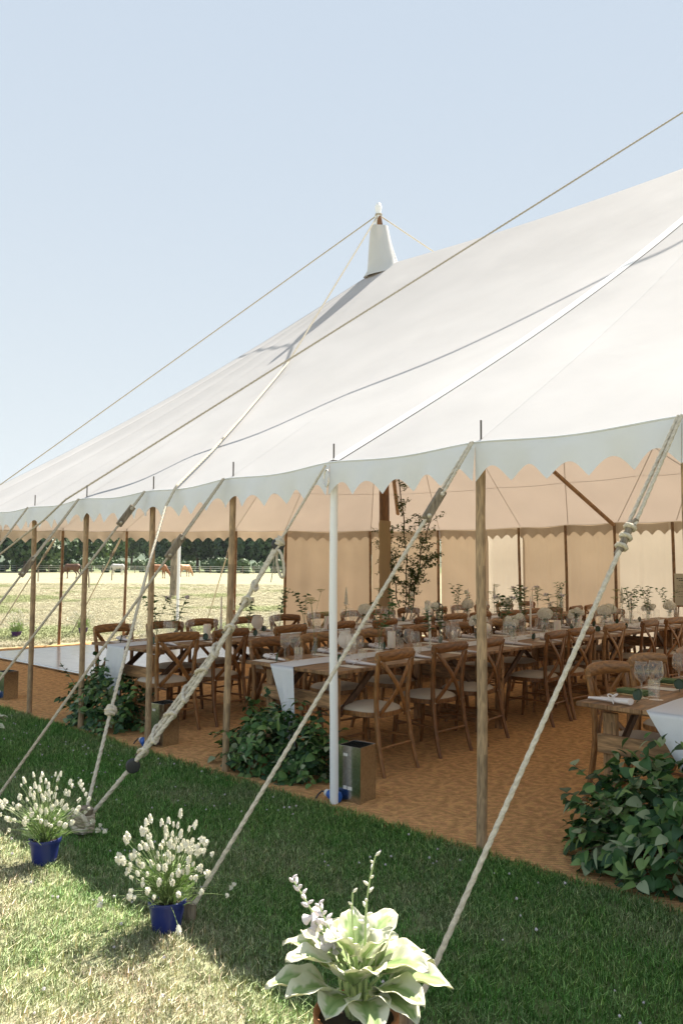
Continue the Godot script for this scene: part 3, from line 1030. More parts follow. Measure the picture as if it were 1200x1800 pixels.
func build_chairs() -> void:
	var proto := []
	for w in ["chair_wood", "chair_wood_dark", "chair_wood_pale"]:
		proto.append(make_chair(M[w]))
	# row, side (-1: the side with the smaller a), where the backs stand, the places along b
	var sets := [
		[0, 1, 2.36, [4.83, 5.5, 6.16, 6.85, 7.5, 8.15, 8.8, 9.45, 10.1]],
		[1, -1, 3.80, [4.50, 5.23, 5.80, 6.92, 7.50, 8.20, 9.15, 9.85, 10.5, 11.1]],
		[1, 1, 5.08, [4.42, 5.02, 5.65, 6.45, 7.1, 7.8, 8.5, 9.15, 9.75, 10.4, 11.05]],
		[2, -1, 6.02, [4.18, 4.78, 5.50, 6.25, 6.95, 7.70, 8.40, 9.00, 9.6, 10.25, 10.9, 11.5, 12.1]],
		[2, 1, 7.26, [4.22, 4.82, 5.36, 5.95, 6.55, 7.15, 7.75, 8.35, 8.95, 9.55, 10.2, 10.85, 11.5, 12.1]]]
	var sides := {-1: "camera", 1: "dance-floor"}
	for s in sets:
		for i in s[3].size():
			var b: float = s[3][i]
			var away: int = s[1]
			var off: float = -0.24 * away          # from the back to the middle of the seat
			var a: float = s[2] + off + rng.randf_range(-0.045, 0.045)
			var turn := YAW + PI / 2 * (1.0 if away < 0 else -1.0) + rng.randf_range(-0.15, 0.15)
			var src: Node3D = proto[[0, 0, 1, 0, 2, 1][rng.randi() % 6]]
			var label := "cross-back chair, %s from the lawn end, %s side of the %s" % [ORD[i], sides[away], ROWS[s[0]]]
			var o := dup(src, "cross_back_chair", label, W(Vector3(a, 0.004, b + rng.randf_range(-0.02, 0.02))), turn)
			o.set_meta("category", "chair"); o.set_meta("group", "cross-back chairs along the table rows")
	for p in proto: p.free()

# a trestle table: local x across (a), local z along (b), origin under the middle
func make_table(l: float, w: float) -> Node3D:
	var t := Node3D.new()
	var m: MB
	var shades := [M.table_wood, M.table_wood_dark, M.table_wood_pale, M.table_wood, M.table_wood_dark]
	var np := 5
	var pw := w / np
	for i in np:
		m = MB.new()
		m.box(Transform3D(Basis(), Vector3(-w / 2 + pw * (i + 0.5), 0.7275, 0.004 * ((i * 7) % 3 - 1))), Vector3(pw - 0.003, 0.025 - 0.001 * (i % 2), l - 0.004), 0.003)
		put("plank", m, shades[i], t)
	for s in [-1.0, 1.0]:
		m = MB.new()
		m.bx(Vector3(0, 0.694, s * (l / 2 - 0.22)), Vector3(w - 0.08, 0.04, 0.06))
		put("batten", m, M.table_wood_dark, t)
		# the trestle frame under this end
		var z: float = s * (l / 2 - 0.16)
		for q in [-1.0, 1.0]:
			m = MB.new()
			m.bx(Vector3(q * (w / 2 - 0.13), 0.337, z), Vector3(0.075, 0.674, 0.045), 0.004)
			put("trestle_leg", m, M.trestle_wood, t)
		m = MB.new()
		m.bx(Vector3(0, 0.505, z + s * 0.036), Vector3(w - 0.14, 0.105, 0.024), 0.004)
		put("trestle_rail", m, M.trestle_wood_across, t)
		m = MB.new()
		m.bx(Vector3(0, 0.13, z + s * 0.036), Vector3(w - 0.14, 0.075, 0.024), 0.004)
		put("trestle_foot_rail", m, M.trestle_wood_across, t)
		for q in [-1.0, 1.0]:
			m = MB.new()
			m.beam(Vector3(q * (w / 2 - 0.13), 0.40, z - s * 0.045), Vector3(q * (w / 2 - 0.13), 0.70, z - s * 0.42), 0.022, 0.05, Vector3.RIGHT, 0.003)
			put("brace", m, M.brace_wood, t)
	return t

const TAB := [[1.25, 2.19], [3.97, 4.93], [6.18, 7.10]]
const TAB_B := [[4.18, 6.28, 8.38, 10.48], [4.05, 6.22, 8.38, 10.5, 12.0], [3.92, 6.03, 8.14, 10.25, 12.3]]

func build_tables() -> void:
	var made := {}
	for row in 3:
		var w: float = TAB[row][1] - TAB[row][0]
		for i in TAB_B[row].size() - 1:
			var l: float = TAB_B[row][i + 1] - TAB_B[row][i]
			var t := make_table(l, w)
			t.name = numbered("trestle_table")
			add_child(t)
			t.position = W(Vector3((TAB[row][0] + TAB[row][1]) / 2, 0.004, (TAB_B[row][i] + TAB_B[row][i + 1]) / 2))
			t.rotation.y = YAW
			tag(t, "rustic brown plank trestle table, %s from the lawn end of the %s" % [ORD[i], ROWS[row]], "table", "trestle tables set end to end")
		# the runner down the middle of the row and over its end
		var r0: float = TAB_B[row][0]
		var r1: float = TAB_B[row][TAB_B[row].size() - 1]
		var mid: float = [1.61, 4.50, 6.64][row]
		var hw: float = [0.175, 0.13, 0.15][row]
		var drop: float = [0.40, 0.52, 0.40][row]
		var skew: float = [-0.13, -0.10, 0.05][row]
		var m := MB.new()
		var pts := []
		var nu := 46
		for u in nu:
			var f := float(u) / (nu - 1)
			for k in 11:
				var q := k / 10.0 * 2.0 - 1.0
				var x := q * hw
				if u < 16:
					var g := 1.0 - u / 15.0
					var narrow := 1.0 - (0.62 if row == 1 else (0.1 if row == 2 else 0.7)) * g
					pts.append(Vector3(mid + x * narrow + skew * g * 1.2, 0.746 - drop * g * (1.0 - 0.12 * q * (1 if row != 0 else -1)), r0 - 0.006 - 0.016 * sin(q * 4.0 + row) * g - 0.02 * g - 0.012 * cos(q * 9.0) * g))
				else:
					var g := (u - 15) / float(nu - 16)
					pts.append(Vector3(mid + x + 0.02 * sin(g * 14.0), 0.7475 + 0.002 * sin(q * 5.0 + g * 40.0), lerpf(r0, r1 - 0.4, g)))
		var base := Vector3(mid, 0, r0)
		for k in pts.size(): pts[k] -= base
		m.sheet(pts, nu, 11, Vector3(0, 0.7, -0.7))
		var o := tag(put("table_runner", m, M.runner, self), "pale blue-white cloth runner hanging over the lawn end of the %s" % ROWS[row], "table runner", "cloth table runners")
		o.position = W(base + Vector3(0, 0.0, 0)); o.rotation.y = YAW

# ---------------------------------------------------------------- things on the tables
var G := {}

func leaf_mesh(l: float, w: float, curl: float, col: Color, point := 1.0, nl := 5) -> ArrayMesh:
	var m := MB.new()
	m.colored = true
	var pts := []
	var cols := []
	for i in nl + 1:
		var f := float(i) / nl
		var ww := w * pow(sin(PI * pow(f, 0.62 if point > 0.5 else 0.9)), 0.85) * (1.0 if f < 0.999 else 0.0)
		for k in 3:
			var q := k - 1
			pts.append(Vector3(q * ww * 0.5, -curl * f * f * l + absf(q) * ww * 0.16, f * l))
			cols.append(col)
	m.sheet(pts, nl + 1, 3, Vector3.UP, cols)
	return m.mesh()

func make_small_things() -> void:
	var m := MB.new()
	# stemmed wine glass
	m.lathe([Vector2(0, 0.001), Vector2(0.036, 0.001), Vector2(0.036, 0.003), Vector2(0.012, 0.007), Vector2(0.0045, 0.013), Vector2(0.004, 0.05), Vector2(0.0045, 0.088), Vector2(0.012, 0.098), Vector2(0.028, 0.111), Vector2(0.038, 0.13), Vector2(0.041, 0.15), Vector2(0.038, 0.18), Vector2(0.032, 0.212)], 16)
	G.wine = m.mesh()
	m = MB.new()
	m.lathe([Vector2(0, 0.008), Vector2(0.028, 0.008), Vector2(0.031, 0.001), Vector2(0.033, 0.004), Vector2(0.035, 0.10), Vector2(0.0345, 0.10), Vector2(0.0325, 0.012)], 16)
	G.tumbler = m.mesh()
	m = MB.new()
	m.lathe([Vector2(0, 0.004), Vector2(0.026, 0.003), Vector2(0.03, 0.01), Vector2(0.031, 0.05), Vector2(0.027, 0.075), Vector2(0.013, 0.10), Vector2(0.0115, 0.15), Vector2(0.015, 0.158)], 14)
	G.bottle = m.mesh()
	m = MB.new()
	m.lathe([Vector2(0, 0.003), Vector2(0.032, 0.003), Vector2(0.036, 0.008), Vector2(0.038, 0.12), Vector2(0.041, 0.125)], 16)
	G.jar = m.mesh()
	# folded napkin: three layers, the top one shorter
	m = MB.new()
	for k in 3:
		m.box(Transform3D(Basis(Vector3.UP, 0.05 * (k - 1)), Vector3(0.006 * k, 0.005 + 0.008 * k, 0.004 * k)), Vector3(0.11 - 0.006 * k, 0.0075, 0.19 - 0.012 * k), 0.003)
	G.napkin = m.mesh()
	# rolled white napkin, a long cone tied with a ribbon
	m = MB.new()
	var pts := []
	var rad := []
	for k in 9:
		var f := k / 8.0
		pts.append(Vector3(0.004 * sin(f * 5.0), 0.012 + 0.010 * f, -0.13 + 0.26 * f))
		rad.append(0.011 + 0.019 * f)
	m.tube(pts, rad, 10, true, Color.WHITE, 0.62)
	G.roll = m.mesh()
	m = MB.new()
	for s in [-1.0, 1.0]:
		var ring := []
		for k in 11:
			var g := TAU * k / 10.0
			ring.append(Vector3(s * (0.022 - 0.022 * cos(g)), 0.036 + 0.010 * sin(g) + 0.004, 0.02 + 0.012 * sin(g) * s))
		m.tube(ring, 0.0035, 6, false)
		m.tube([Vector3(0, 0.034, 0.02), Vector3(s * 0.03, 0.02, 0.035), Vector3(s * 0.045, 0.004, 0.05)], 0.003, 6)
	G.bow = m.mesh()
	# round leaf place marker
	m = MB.new()
	var q := []
	for i in 7:
		for k in 7:
			var x := k / 3.0 - 1.0
			var f := i / 6.0
			var ww := 0.030 * sqrt(maxf(0.0, 1.0 - pow(f * 1.85 - 0.85, 2.0))) if f < 0.999 else 0.0
			q.append(Vector3(x * ww, 0.012 + f * 0.065, 0.010 * x * x - 0.012 * f))
	m.sheet(q, 7, 7, Vector3(0, 0, 1))
	m.tube([Vector3(0, 0.002, 0.02), Vector3(0, 0.006, 0.004), Vector3(0, 0.016, 0)], 0.0022, 6)
	G.leaf_marker = m.mesh()
	m = MB.new()
	m.bx(Vector3(0, 0.0012, 0), Vector3(0.105, 0.0016, 0.20), 0.0004)
	G.card = m.mesh()
	m = MB.new()
	for s in [0.0, 0.017]:
		m.tube([Vector3(s, 0.003, -0.09), Vector3(s, 0.004, -0.02), Vector3(s, 0.006, 0.04)], [0.004, 0.0022, 0.0022], 6)
		m.box(Transform3D(Basis(), Vector3(s, 0.004, 0.07)), Vector3(0.013, 0.0025, 0.07), 0.001)
	G.cutlery = m.mesh()
	G.leaf_a = leaf_mesh(0.055, 0.036, 0.25, Color.WHITE)
	G.leaf_b = leaf_mesh(0.075, 0.016, 0.35, Color.WHITE)
	G.leaf_c = leaf_mesh(0.04, 0.034, 0.15, Color.WHITE, 0.0)
	# one petal clump, of which flower heads are made
	m = MB.new()
	for k in 5:
		var g := TAU * k / 5.0
		var d := Vector3(cos(g), 0.25, sin(g))
		var sdw := Vector3(-sin(g), 0, cos(g))
		m.flat_quad(Vector3.ZERO, d * 0.010 + sdw * 0.007, d * 0.017 + Vector3(0, 0.002, 0), d * 0.010 - sdw * 0.007, Vector3.UP)
	G.floret = m.mesh()

func bits(kind: String, centre: Vector3, r: Vector3, count: int, size: float, seed_: int) -> Array:
	# copies facing outwards over an ellipsoid
	var out := []
	var lr := RandomNumberGenerator.new()
	lr.seed = seed_
	for k in count:
		var y := 1.0 - 1.75 * (k + 0.5) / count
		var g := k * 2.39996
		var d := Vector3(cos(g) * sqrt(maxf(0, 1 - y * y)), y, sin(g) * sqrt(maxf(0, 1 - y * y)))
		var side := d.cross(Vector3(0.3, 1, 0.2)).normalized()
		var b := Basis(side, d, side.cross(d)).rotated(d, lr.randf() * 6.0).scaled(Vector3.ONE * size * lr.randf_range(0.8, 1.2))
		out.append(Transform3D(b, centre + d * r * lr.randf_range(0.86, 1.05)))
	return out

func joined(m: Mesh, xfs: Array, cols = null) -> ArrayMesh:
	var st := SurfaceTool.new()
	var src := m.surface_get_arrays(0)
	var out := MB.new()
	out.colored = cols != null
	var vs: PackedVector3Array = src[Mesh.ARRAY_VERTEX]
	var ns: PackedVector3Array = src[Mesh.ARRAY_NORMAL]
	var ids: PackedInt32Array = src[Mesh.ARRAY_INDEX]
	for i in xfs.size():
		var x: Transform3D = xfs[i]
		var first := out.p.size()
		var col: Color = cols[i] if cols != null else Color.WHITE
		for k in vs.size():
			out.v(x * vs[k], (x.basis * ns[k]).normalized(), col)
		for k in ids: out.ix.append(first + k)
	return out.mesh()

func sprig(stem: Array, leaves: int, l: float, kind: String, cols: Array, lr: RandomNumberGenerator, from := 0.35) -> Array:
	# leaves set in pairs up a stem: transforms and colours
	var xfs := []
	var cs := []
	for k in leaves:
		var f := lerpf(from, 1.0, float(k) / maxi(1, leaves - 1)) * (stem.size() - 1.001)
		var i := int(f)
		var at: Vector3 = stem[i].lerp(stem[i + 1], f - i)
		var up: Vector3 = (stem[i + 1] - stem[i]).normalized()
		var g := k * 2.4 + lr.randf()
		var d := (Vector3(cos(g), 0.0, sin(g)) + up * lr.randf_range(0.1, 0.7)).normalized()
		var side := up.cross(d).normalized()
		xfs.append(Transform3D(Basis(side, d.cross(side), d).scaled(Vector3.ONE * l * lr.randf_range(0.7, 1.2)), at))
		var c: Color = cols[lr.randi() % cols.size()]
		var br := lr.randf_range(0.8, 1.2)
		cs.append(Color(c.r * br, c.g * br, c.b * br))
	return [xfs, cs]

const GREENS := [Color(0.055, 0.125, 0.035), Color(0.075, 0.16, 0.05), Color(0.11, 0.20, 0.07), Color(0.045, 0.10, 0.035)]
const PALES := [Color(0.22, 0.27, 0.15), Color(0.16, 0.22, 0.11), Color(0.28, 0.32, 0.20)]

# the kinds of table decoration; each is a Node3D with its parts, kept as a prototype
func make_decor(kind: String) -> Node3D:
	var t := Node3D.new()
	var lr := RandomNumberGenerator.new()
	lr.seed = hash(kind)
	var m := MB.new()
	match kind:
		"sprig", "thistle", "tall_sprig", "spray":
			put("vase", G.bottle if kind != "spray" else G.jar, M.glass, t)
			var hgt: float = {"sprig": 0.33, "thistle": 0.40, "tall_sprig": 0.46, "spray": 0.42}[kind]
			var xf := []
			var cs := []
			var n := 2 if kind == "sprig" else (4 if kind == "thistle" else 3)
			var tips := []
			for s in n:
				var lean := Vector3(lr.randf_range(-1, 1), 0, lr.randf_range(-1, 1)) * (0.10 if kind != "spray" else 0.16)
				var path := []
				for k in 6:
					var f := k / 5.0
					path.append(Vector3(0, 0.02 + hgt * f * lr.randf_range(0.97, 1.0), 0) + lean * f * f)
				m = MB.new()
				m.tube(path, 0.0018, 5, false)
				put("stem", m, M.stem, t)
				tips.append(path[5])
				var r := sprig(path, 14 if kind != "spray" else 12, 1.1 if kind != "thistle" else 1.2, "a", GREENS, lr, 0.42)
				xf += r[0]; cs += r[1]
			put("leaves", joined(G.leaf_a if kind != "thistle" else G.leaf_b, xf, cs), M.leaf, t)
			if kind == "thistle":
				for tip in tips:
					put("flower_head", joined(G.floret, bits("f", tip, Vector3.ONE * 0.012, 10, 0.6, 5)), M.petal_lilac, t)
			if kind == "sprig":
				put("flower_head", joined(G.floret, bits("f", tips[0] + Vector3(0, 0.02, 0), Vector3(0.018, 0.024, 0.018), 16, 0.9, 8)), M.petal, t)
		"hydrangea":
			put("vase", G.jar, M.glass, t)
			m.tube([Vector3(0, 0.02, 0), Vector3(0.0, 0.15, 0.01)], 0.003, 6)
			put("stem", m, M.stem, t)
			put("flower_head", joined(G.floret, bits("f", Vector3(0, 0.205, 0.0), Vector3(0.082, 0.066, 0.082), 150, 1.0, 3)), M.petal, t)
			var r := sprig([Vector3(0, 0.10, 0), Vector3(0, 0.15, 0)], 7, 1.5, "a", GREENS, lr, 0.0)
			put("leaves", joined(G.leaf_a, r[0], r[1]), M.leaf, t)
		"rose_bunch":
			put("vase", G.jar, M.glass, t)
			m.tube([Vector3(0, 0.02, 0), Vector3(0, 0.16, 0)], 0.006, 6)
			put("stem", m, M.stem, t)
			for k in 5:
				var g := k * 1.3
				put("flower_head", joined(G.floret, bits("f", Vector3(0.06 * cos(g), 0.17 + 0.03 * (k % 3), 0.06 * sin(g)), Vector3.ONE * 0.034, 34, 0.95, k)), M.petal, t)
			var r := sprig([Vector3(0, 0.08, 0), Vector3(0.0, 0.20, 0)], 14, 1.4, "a", GREENS, lr, 0.0)
			put("leaves", joined(G.leaf_a, r[0], r[1]), M.leaf, t)
		"umbel":
			put("vase", G.bottle, M.glass, t)
			var tops := []
			for s in 2:
				var lean := Vector3(lr.randf_range(-1, 1), 0, lr.randf_range(-1, 1)) * 0.09
				var hgt := 0.43 - 0.1 * s
				m.tube([Vector3(0, 0.02, 0), Vector3(0, hgt * 0.5, 0) + lean * 0.3, Vector3(0, hgt, 0) + lean], 0.0017, 5, false)
				var top := Vector3(0, hgt, 0) + lean
				for k in 14:
					var g := k * 2.4
					var rr := 0.055 * sqrt((k + 0.5) / 14.0)
					var tip := top + Vector3(cos(g) * rr, 0.035 - rr * rr * 4.0, sin(g) * rr)
					m.tube([top, tip], 0.0008, 4, false)
					tops.append(Transform3D(Basis().scaled(Vector3.ONE * 0.85), tip))
			put("stem", m, M.stem, t)
			var cs := []
			for k in tops.size(): cs.append(Color(0.34, 0.38, 0.16))
			put("flower_head", joined(G.floret, tops, cs), M.leaf, t)
		"spike_flower":
			put("vase", G.bottle, M.glass, t)
			m.tube([Vector3(0, 0.02, 0), Vector3(0.006, 0.25, 0.004), Vector3(0.002, 0.46, 0)], 0.0022, 6)
			put("stem", m, M.stem, t)
			var xf := []
			for k in 46:
				var f := k / 45.0
				var g := k * 2.4
				var d := Vector3(cos(g), 0.4, sin(g)).normalized()
				var side := d.cross(Vector3.UP).normalized()
				xf.append(Transform3D(Basis(side, d, side.cross(d)).scaled(Vector3.ONE * lerpf(1.1, 0.5, f)), Vector3(0, 0.27 + 0.20 * f, 0) + d * lerpf(0.016, 0.004, f)))
			put("flower_head", joined(G.floret, xf), M.petal, t)
			var r := sprig([Vector3(0, 0.15, 0), Vector3(0, 0.28, 0)], 9, 1.0, "b", GREENS, lr, 0.0)
			put("leaves", joined(G.leaf_a, r[0], r[1]), M.leaf, t)
		"pillar_candle":
			m.lathe([Vector2(0, 0.001), Vector2(0.036, 0.001), Vector2(0.0375, 0.004), Vector2(0.037, 0.145), Vector2(0.034, 0.149), Vector2(0.026, 0.143), Vector2(0, 0.140)], 20)
			put("wax", m, M.wax, t)
			m = MB.new()
			m.tube([Vector3(0, 0.138, 0), Vector3(0.001, 0.155, 0)], 0.0014, 5)
			put("wick", m, M.ink, t)
		"taper_candle":
			m.lathe([Vector2(0, 0.001), Vector2(0.045, 0.001), Vector2(0.045, 0.005), Vector2(0.008, 0.010), Vector2(0.006, 0.07), Vector2(0.014, 0.085), Vector2(0.014, 0.105), Vector2(0.011, 0.105)], 16)
			put("holder", m, M.frosted, t)
			m = MB.new()
			m.lathe([Vector2(0.0, 0.09), Vector2(0.011, 0.09), Vector2(0.0105, 0.20), Vector2(0.0075, 0.40), Vector2(0.003, 0.415), Vector2(0, 0.416)], 12)
			put("wax", m, M.wax, t)
			m = MB.new()
			m.tube([Vector3(0, 0.412, 0), Vector3(0.001, 0.427, 0)], 0.001, 5)
			put("wick", m, M.ink, t)
		"globe":
			m.lathe([Vector2(0, 0.001), Vector2(0.05, 0.001), Vector2(0.05, 0.006), Vector2(0.03, 0.012), Vector2(0.024, 0.04), Vector2(0.028, 0.075), Vector2(0.045, 0.085), Vector2(0.045, 0.09), Vector2(0.0, 0.092)], 20)
			put("stand", m, M.frosted, t)
			m = MB.new()
			var pr := []
			for k in 13:
				var g := PI * k / 12.0
				pr.append(Vector2(0.052 * sin(g), 0.138 - 0.052 * cos(g)))
			m.lathe(pr, 20)
			put("globe", m, M.wax, t)
		"goblet_vase":
			m.lathe([Vector2(0, 0.001), Vector2(0.045, 0.001), Vector2(0.046, 0.006), Vector2(0.016, 0.02), Vector2(0.014, 0.05), Vector2(0.04, 0.065), Vector2(0.062, 0.095), Vector2(0.066, 0.125), Vector2(0.055, 0.155), Vector2(0.042, 0.175), Vector2(0.044, 0.195), Vector2(0.047, 0.197), Vector2(0.04, 0.175), Vector2(0.05, 0.155)], 20)
			put("body", m, M.frosted, t)
			m = MB.new()
			for q in [[0.062, 0.11], [0.045, 0.172]]:
				m.lathe([Vector2(q[0] + 0.001, q[1] - 0.003), Vector2(q[0] + 0.005, q[1]), Vector2(q[0] + 0.001, q[1] + 0.003)], 20)
			put("band", m, M.frosted, t)
		"tealight":
			m.lathe([Vector2(0, 0.003), Vector2(0.03, 0.002), Vector2(0.034, 0.008), Vector2(0.037, 0.07)], 16)
			put("holder", m, M.glass, t)
			m = MB.new()
			m.lathe([Vector2(0, 0.005), Vector2(0.024, 0.005), Vector2(0.024, 0.03), Vector2(0, 0.03)], 14)
			put("wax", m, M.wax, t)
		"lantern":
			for s in [[-1, -1], [1, -1], [1, 1], [-1, 1]]:
				m.bx(Vector3(s[0] * 0.045, 0.10, s[1] * 0.045), Vector3(0.010, 0.19, 0.010), 0.001)
			m.bx(Vector3(0, 0.006, 0), Vector3(0.11, 0.012, 0.11), 0.002)
			put("frame", m, M.black_plastic, t)
			m = MB.new()
			m.lathe([Vector2(0.085, 0.195), Vector2(0.06, 0.215), Vector2(0.012, 0.245), Vector2(0.01, 0.262), Vector2(0, 0.262)], 4)
			put("roof", m, M.black_plastic, t)
			m = MB.new()
			m.lathe([Vector2(0, 0.012), Vector2(0.025, 0.012), Vector2(0.025, 0.10), Vector2(0, 0.10)], 14)
			put("candle", m, M.wax, t)
	return t

const DECOR_LABEL := {
	"sprig": ["bud vase, leafy sprig, one white bloom", "vase"], "thistle": ["bud vase with tall lilac thistles", "vase"], "tall_sprig": ["bud vase with tall leafy stems", "vase"],
	"spray": ["glass jar of loose green leaves", "vase"], "hydrangea": ["big white hydrangea head in a glass jar", "vase"], "rose_bunch": ["jar of white blooms and leaves", "vase"], "umbel": ["bud vase with pale dill flowers", "vase"],
	"spike_flower": ["bud vase with tall white spike", "vase"], "pillar_candle": ["cream pillar candle", "candle"], "taper_candle": ["slim cream taper in low holder", "candle"], "globe": ["cream ball candle on white pedestal", "candle"],
	"goblet_vase": ["frosted white footed vase", "vase"], "tealight": ["small glass tealight holder", "tealight holder"], "lantern": ["small black lantern with a pointed roof", "lantern"]}

func build_settings() -> void:
	make_small_things()
	var proto := {}
	for k in DECOR_LABEL: proto[k] = make_decor(k)
	# decorations: row, kind, a, b
	var plan := [
		[0, "hydrangea", 1.72, 5.42], [0, "tealight", 1.55, 5.0], [0, "sprig", 1.75, 6.1], [0, "taper_candle", 1.62, 6.6], [0, "hydrangea", 1.75, 7.2], [0, "rose_bunch", 1.66, 7.9], [0, "spray", 1.7, 8.6],
		[1, "goblet_vase", 4.62, 4.86], [1, "umbel", 4.66, 4.55], [1, "spray", 4.56, 5.22], [1, "tealight", 4.42, 5.06], [1, "pillar_candle", 4.70, 5.55], [1, "taper_candle", 4.55, 5.92], [1, "sprig", 4.62, 6.18], [1, "tealight", 4.42, 6.30],
		[1, "globe", 4.40, 6.62], [1, "rose_bunch", 4.66, 6.86], [1, "thistle", 4.62, 7.30], [1, "taper_candle", 4.46, 7.55], [1, "tall_sprig", 4.66, 7.78], [1, "pillar_candle", 4.42, 8.05], [1, "thistle", 4.62, 8.35], [1, "rose_bunch", 4.55, 8.72], [1, "pillar_candle", 4.66, 9.0],
		[1, "hydrangea", 4.50, 9.35], [1, "hydrangea", 4.62, 9.75], [1, "spray", 4.48, 10.05], [1, "taper_candle", 4.60, 10.35], [1, "tall_sprig", 4.50, 10.62], [1, "rose_bunch", 4.62, 10.95], [1, "hydrangea", 4.45, 11.25], [1, "spray", 4.6, 11.6],
		[2, "spray", 6.62, 4.34], [2, "thistle", 6.70, 4.62], [2, "pillar_candle", 6.52, 4.86], [2, "taper_candle", 6.66, 5.14], [2, "sprig", 6.60, 5.46], [2, "goblet_vase", 6.70, 5.66], [2, "tall_sprig", 6.62, 5.92], [2, "umbel", 6.60, 6.42], [2, "pillar_candle", 6.58, 6.62],
		[2, "spike_flower", 6.66, 7.02], [2, "umbel", 6.55, 7.42], [2, "spray", 6.62, 7.86], [2, "tealight", 6.5, 8.1], [2, "sprig", 6.68, 8.30], [2, "globe", 6.56, 8.52], [2, "lantern", 6.72, 8.92], [2, "tall_sprig", 6.60, 9.22], [2, "taper_candle", 6.62, 9.50],
		[2, "hydrangea", 6.66, 9.9], [2, "umbel", 6.56, 10.15], [2, "rose_bunch", 6.62, 10.5], [2, "spray", 6.66, 10.95], [2, "taper_candle", 6.58, 11.2], [2, "thistle", 6.66, 11.5], [2, "pillar_candle", 6.58, 11.75], [2, "tall_sprig", 6.62, 12.05],
		[1, "hydrangea", 4.66, 8.2], [1, "rose_bunch", 4.42, 7.15], [1, "spike_flower", 4.64, 8.55], [1, "umbel", 4.5, 9.55], [1, "spray", 4.64, 7.42], [1, "tall_sprig", 4.42, 9.9], [1, "spike_flower", 4.66, 10.2], [1, "sprig", 4.42, 5.75],
		[2, "hydrangea", 6.56, 7.25], [2, "rose_bunch", 6.7, 8.75], [2, "hydrangea", 6.52, 9.35], [2, "sprig", 6.7, 9.65], [2, "spray", 6.52, 6.2], [2, "spike_flower", 6.7, 10.3], [2, "thistle", 6.54, 10.75], [2, "spike_flower", 6.68, 5.3]]
	var count := {}
	for d in plan:
		var key := "%d%s" % [d[0], d[1]]
		var nth: int = count.get(key, 0)
		count[key] = nth + 1
		var total := 0
		for e in plan:
			if e[0] == d[0] and e[1] == d[1]: total += 1
		var where: String = ("on the %s" % ROWS[d[0]]) if total == 1 else ("%s from lawn end, %s" % [ORD[nth], ROWS[d[0]]])
		var o := dup(proto[d[1]], d[1] if d[1] in ["hydrangea", "pillar_candle", "taper_candle", "goblet_vase", "tealight", "lantern"] else ("ball_candle" if d[1] == "globe" else "flower_vase"),
			"%s, %s" % [DECOR_LABEL[d[1]][0], where], W(Vector3(d[2], 0.7535, d[3])), rng.randf() * TAU)
		o.set_meta("category", DECOR_LABEL[d[1]][1])
		o.set_meta("group", {"vase": "flower vases along the tables", "candle": "candles along the tables"}.get(DECOR_LABEL[d[1]][1], "small lights on the tables"))
	for k in proto: proto[k].free()
	# place settings: row, side, places along b
	var sets := [[0, 1, [4.52, 5.12, 5.8, 6.45, 7.1, 7.75]], [0, -1, [4.9, 5.6, 6.3]],
		[1, 1, [4.26, 4.90, 5.52, 6.38, 7.0, 7.62, 8.3, 8.95, 9.55, 10.2, 10.85]], [1, -1, [4.52, 5.22, 5.82, 6.72, 7.36, 8.02, 8.8, 9.5, 10.15, 10.8]],
		[2, 1, [4.22, 4.82, 5.42, 6.02, 6.62, 7.22, 7.85, 8.45, 9.05, 9.65, 10.3]], [2, -1, [4.32, 4.92, 5.55, 6.22, 6.90, 7.55, 8.2, 8.9, 9.55, 10.2]]]
	var sides := {-1: "camera", 1: "dance-floor"}
	for s in sets:
		var row: int = s[0]
		var sg: int = s[1]
		var edge: float = TAB[row][1] if sg > 0 else TAB[row][0]
		for i in s[2].size():
			var b: float = s[2][i]
			var who := "%s place from lawn end, %s side of %s" % [ORD[i], sides[sg], ROWS[row]]
			var jig := func(x: float, z: float) -> Vector3: return W(Vector3(edge - sg * x + rng.randf_range(-0.012, 0.012), 0.7445, b + z + rng.randf_range(-0.015, 0.015)))
			var o: Node3D = tag(put("wine_glass", G.wine, M.glass, self, jig.call(0.21, 0.02)), "outer stemmed wine glass, %s" % who, "wine glass", "wine glasses laid on the tables")
			o = tag(put("wine_glass", G.wine, M.glass, self, jig.call(0.295, 0.035)), "inner stemmed wine glass, %s" % who, "wine glass", "wine glasses laid on the tables")
			o.scale = Vector3(1.08, 1.05, 1.08)
			tag(put("tumbler", G.tumbler, M.glass, self, jig.call(0.25, 0.11)), "clear water tumbler, %s" % who, "tumbler", "tumblers laid on the tables")
			if row == 0:
				o = tag(put("folded_napkin", G.napkin, M.napkin_green, self, jig.call(0.12, 0.17)), "folded green napkin, %s" % who, "napkin", "napkins laid on the tables")
				o.rotation.y = YAW + PI / 2 + rng.randf_range(-0.15, 0.15)
			if row > 0 or i == 0:
				var nk := thing("rolled_napkin", "ribbon-tied white napkin, %s" % who, "napkin", jig.call(0.13 if row > 0 else 0.16, -0.02 if row > 0 else -0.26), YAW + rng.randf_range(-0.2, 0.2) + (PI / 2 if row > 0 else -PI / 2), "napkins laid on the tables")
				put("roll", G.roll, M.napkin_white, nk)
				put("ribbon_bow", G.bow, M.napkin_white, nk)
			o = tag(put("leaf_place_marker", G.leaf_marker, M.leaf_dark, self, jig.call(0.27, -0.13)), "round green leaf marker, %s" % who, "leaf marker", "leaf place markers")
			o.rotation.y = YAW + PI + rng.randf_range(-0.5, 0.5)
			o = tag(put("menu_card", G.card, M.paper, self, jig.call(0.14, -0.13)), "flat cream menu card, %s" % who, "menu card", "menu cards laid on the tables")
			o.rotation.y = YAW + PI / 2 + rng.randf_range(-0.1, 0.1)
